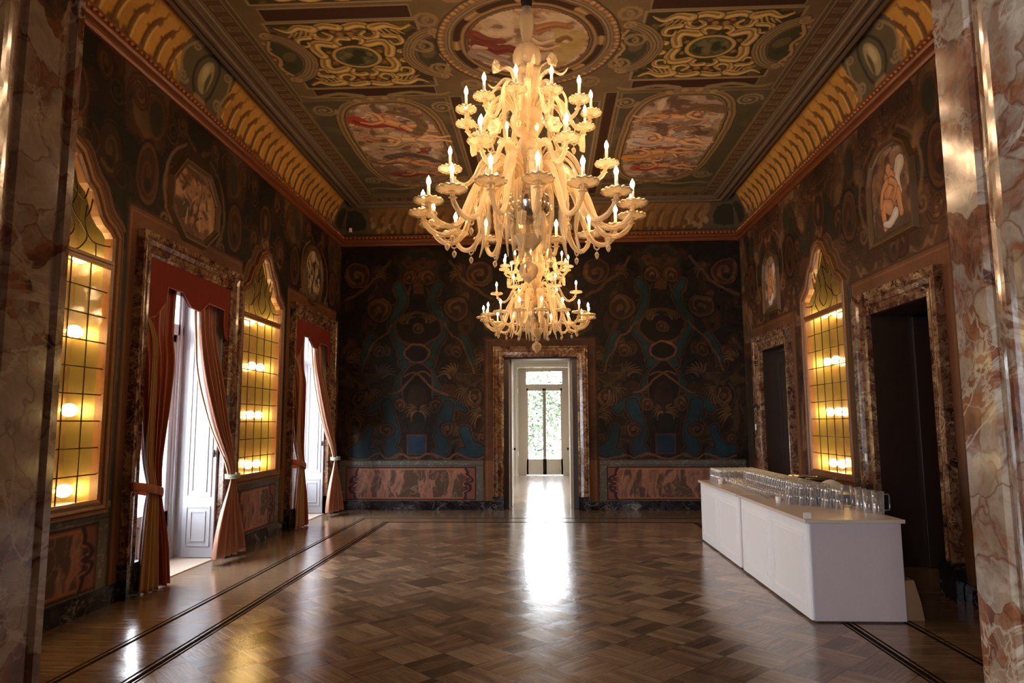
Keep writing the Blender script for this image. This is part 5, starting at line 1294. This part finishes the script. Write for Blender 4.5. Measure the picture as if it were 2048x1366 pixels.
bag()
# small wall fittings
o = bevel(MB().box(-3.985, D-.235, ZC+.20, -3.93, D-.19, ZC+.28).build('motion_sensor', M['paper'], None), .004); tag(o, 'small white sensor box on the cornice in the far left corner', 'sensor')
o = bevel(MB().box(XR-.090, 13.16, 1.55, XR-.102, 13.22, 1.66).build('light_switch', M['paper'], None), .002); tag(o, 'small white light switch on the closed dark door casing', 'switch')
o = bevel(MB().box(XR-.090, 8.74, 1.22, XR-.102, 8.79, 1.31).build('light_switch', M['paper'], None), .002); tag(o, 'small white light switch on the open doorway casing', 'switch')
#@@FAR
# ------------------------------------------------------------------ next room, its french window, balcony and trees
FY = 23.4
b = MB(); x0, x1 = -3.4, 3.1
b.box(x0-.2, D+.45, 0, x0, 16.7, 4.4).box(x0-.2, 18.5, 0, x0, FY, 4.4).box(x0-.2, 16.7, 3.3, x0, 18.5, 4.4)
struct(b.build('wall_salon_left', M['plaster']))
b = MB(); b.box(x1, D+.45, 0, x1+.2, 16.7, 4.4).box(x1, 18.5, 0, x1+.2, FY, 4.4).box(x1, 16.7, 3.3, x1+.2, 18.5, 4.4)
struct(b.build('wall_salon_right', M['plaster']))
b = MB().box(x0-.2, FY-.55, 0, -.92, FY, 4.4).box(.82, FY-.55, 0, x1+.2, FY, 4.4).box(-.92, FY-.55, 3.56, .82, FY, 4.4)
struct(b.build('wall_salon_back', M['plaster']))
struct(MB().box(x0-.2, D+.45, 4.4, x1+.2, FY, 4.5).build('ceiling_salon', M['plaster']))
w4 = struct(empty('window_4', (-.05, FY, 0)))
def mould_frame(name, xa, xb, zt, prof, y):
    rows = []
    for k in range(4): rows.append([((xa-o) if k < 2 else (xb+o), y-n, 0 if k in (0, 3) else zt+o) for o, n in prof])
    return MB().grid(rows).build(name, M['cream_paint'], w4)
mould_frame('casing', -.92, .82, 3.56, [(0, -.05), (0, .03), (.05, .05), (.07, .03), (.14, .04), (.16, .07), (.20, .07), (.20, 0)], FY-.55)
b = MB().box(-.92, FY-.55, 0, -.90, FY-.05, 3.56).box(.80, FY-.55, 0, .82, FY-.05, 3.56).box(-.92, FY-.55, 3.53, .82, FY-.05, 3.56)
b.build('embrasure_panelling', M['cream_paint'], w4)
m = MB()
for sx, xx in ((1, -.90), (-1, .80)):
    for z0, z1 in ((.12, .66), (.78, 2.7), (2.82, 3.4)):
        for e in ((FY-.46, z0, FY-.14, z0+.02), (FY-.46, z1-.02, FY-.14, z1), (FY-.46, z0, FY-.44, z1), (FY-.16, z0, FY-.14, z1)): m.box(xx, e[0], e[1], xx+sx*.012, e[2], e[3])
m.build('panel_moulding', M['cream_paint'], w4)
b = MB()
b.box(-.90, FY-.05, 0, -.63, FY+.03, 3.53).box(.56, FY-.05, 0, .80, FY+.03, 3.53).box(-.63, FY-.05, 2.84, .56, FY+.03, 2.98).box(-.63, FY-.05, 3.40, .56, FY+.03, 3.53)
bevel(b.build('frame', M['cream_paint'], w4), .005)
MB().box(-.63, FY, 2.98, .56, FY+.006, 3.40).build('transom_glass', M['clearpane'], w4)
for s in (1, -1):
    c0 = -.035; a0, a1 = c0, (.56 if s > 0 else -.63)
    lo, hi = min(a0, a1), max(a0, a1)
    b = MB().box(lo, FY-.03, .01, lo+.06, FY+.02, 2.84).box(hi-.06, FY-.03, .01, hi, FY+.02, 2.84).box(lo, FY-.03, 2.76, hi, FY+.02, 2.84).box(lo, FY-.03, .01, hi, FY+.02, .52)
    lf = bevel(b.build('door_leaf', M['cream_paint'], w4), .004)
    m = MB(); q0, q1, r0, r1 = lo+.09, hi-.09, .12, .44
    for e in ((q0, r0, q1, r0+.015), (q0, r1-.015, q1, r1), (q0, r0, q0+.015, r1), (q1-.015, r0, q1, r1)): m.box(e[0], FY-.042, e[1], e[2], FY-.03, e[3])
    m.build('panel_moulding', M['cream_paint'], lf)
    MB().box(lo+.06, FY, .52, hi-.06, FY+.006, 2.76).build('glass', M['clearpane'], lf)
MB().tube([(-.035, FY-.05, .6), (-.035, FY-.05, 2.7)], .008, 8).build('bolt_rod', M['iron'], w4, True)
rl = empty('balcony_railing', (0, 24.3, 0)); tag(rl, 'dark iron balcony railing outside the far french window', 'railing')
b = MB().box(-1.6, 24.29, .90, 1.5, 24.33, .93).box(-1.6, 24.3, .12, 1.5, 24.32, .14).box(-1.6, 24.29, .76, 1.5, 24.33, .79); b.build('rails', M['iron'], rl)
for k in range(16):
    x = -1.55+.2*k; t = MB().tube([(x, 24.31, .02), (x, 24.31, .92)], .013, 6); t.tube([(x+.045*math.cos(2*PI*j/10), 24.31, .5+.07*math.sin(2*PI*j/10)) for j in range(11)], .006, 5, False); t.build('baluster', M['iron'], rl, True)
struct(MB().box(-3, 23.4, -.14, 3, 24.6, -.01).build('floor_balcony', M['plaster']))
struct(MB().box(-60, 24.6, -4.2, 60, 90, -4.0).build('ground_lawn', M['lawn']))
def tree(x, y, h, r, seed, label):
    root = empty('tree', (x, y, -4)); tag(root, label, 'tree', 'trees in the park beyond the far window'); q = random.Random(seed)
    MB().tube([(x, y, -4), (x+.1, y, -4+h*.3), (x-.1, y, -4+h*.62)], [.35, .27, .14], 10).build('trunk', M['bark'], root, True)
    b = MB()
    for k in range(2600):
        a, u, rad = q.uniform(0, 6.28), q.uniform(-1, 1), q.random()**.33*r*(1+.25*math.sin(3*q.random()*6))
        s = math.sqrt(1-u*u); c = Vector((x+rad*s*math.cos(a), y+rad*s*math.sin(a), -4+h*.68+rad*u*.9)); d = .16
        v1 = Vector((q.gauss(0, 1), q.gauss(0, 1), q.gauss(0, 1))).normalized()*d; v2 = Vector((q.gauss(0, 1), q.gauss(0, 1), q.gauss(0, 1))).normalized()*d
        b.add([c-v1, c+v2*.5, c+v1, c-v2*.5], [(0, 1, 2, 3)])
    b.build('foliage', M['leaf_green'], root)
tree(-1.4, 44, 9.5, 2.9, 1, 'leafy park tree seen through the left leaf of the far window')
tree(2.6, 50, 10.5, 3.0, 2, 'leafy park tree seen through the right leaf of the far window')

# ------------------------------------------------------------------ near doorway (wall_front) with breccia jambs, antechamber
JL, JR = -1.45, 1.18
bk = MB().box(XL-.5, YF-1.2, 0, JL-.12, YF, 6.6).box(JR+.12, YF-1.2, 0, XR+.5, YF, 6.6).box(JL-.12, YF-1.2, 4.3, JR+.12, YF, 6.6)
struct(bk.build('wall_front', M['wood_frame']))
def jamb(s, X, prof, name):
    rows = []
    for zz in (0, 4.3):
        rows.append([(X+s*d, y, zz) for d, y in prof])
    o = MB().grid(rows).build(name, M['breccia'], dj); return o
dj = struct(empty('door_6', (0, YF, 0)))
profR = [(.14, 2.05), (-.0, 2.05), (-.0, 2.0), (.0, 1.905), (.012, 1.895), (.012, 1.875), (.0, 1.865)]+[(-.028*math.sin(PI*k/10)**.8, 1.865-.20*k/10) for k in range(1, 10)]+[(.0, 1.665), (.014, 1.655), (.014, 1.635), (.0, 1.625), (.0, 1.1), (-.02, 1.08), (-.02, .86), (.14, .86)]
profL = [(.14, 2.05), (.02, 2.05), (.0, 2.03), (.0, 2.0), (.012, 1.99), (.012, 1.965), (.0, 1.955), (.0, 1.80), (.01, 1.79), (.01, 1.775), (.0, 1.765)]+[(-.02*math.sin(PI*k/10)**.8, 1.765-.18*k/10) for k in range(1, 10)]+[(.0, 1.585), (.0, 1.1), (-.02, 1.08), (-.02, .86), (.14, .86)]
jamb(1, JR, profR, 'marble_jamb'); jamb(-1, JL, profL, 'marble_jamb')
MB().box(JL-.14, .86, 4.28, JR+.14, 2.05, 4.32).build('marble_head', M['breccia'], dj)
b = MB().box(-3.8, -5, 0, -3.6, .8, 4.6)
struct(b.build('wall_antechamber_left', M['brown_wall']))
struct(MB().box(3.6, -5, 0, 3.8, .8, 4.6).build('wall_antechamber_right', M['brown_wall']))
struct(MB().box(-3.8, -5.2, 0, -3.5, -5, 4.6).box(-1.6, -5.2, 0, 3.8, -5, 4.6).box(-3.5, -5.2, 0, -1.6, -5, .5).box(-3.5, -5.2, 3.8, -1.6, -5, 4.6).build('wall_antechamber_front', M['brown_wall']))
struct(MB().box(-3.8, -5.2, 4.6, 3.8, .8, 4.7).build('ceiling_antechamber', M['brown_wall']))
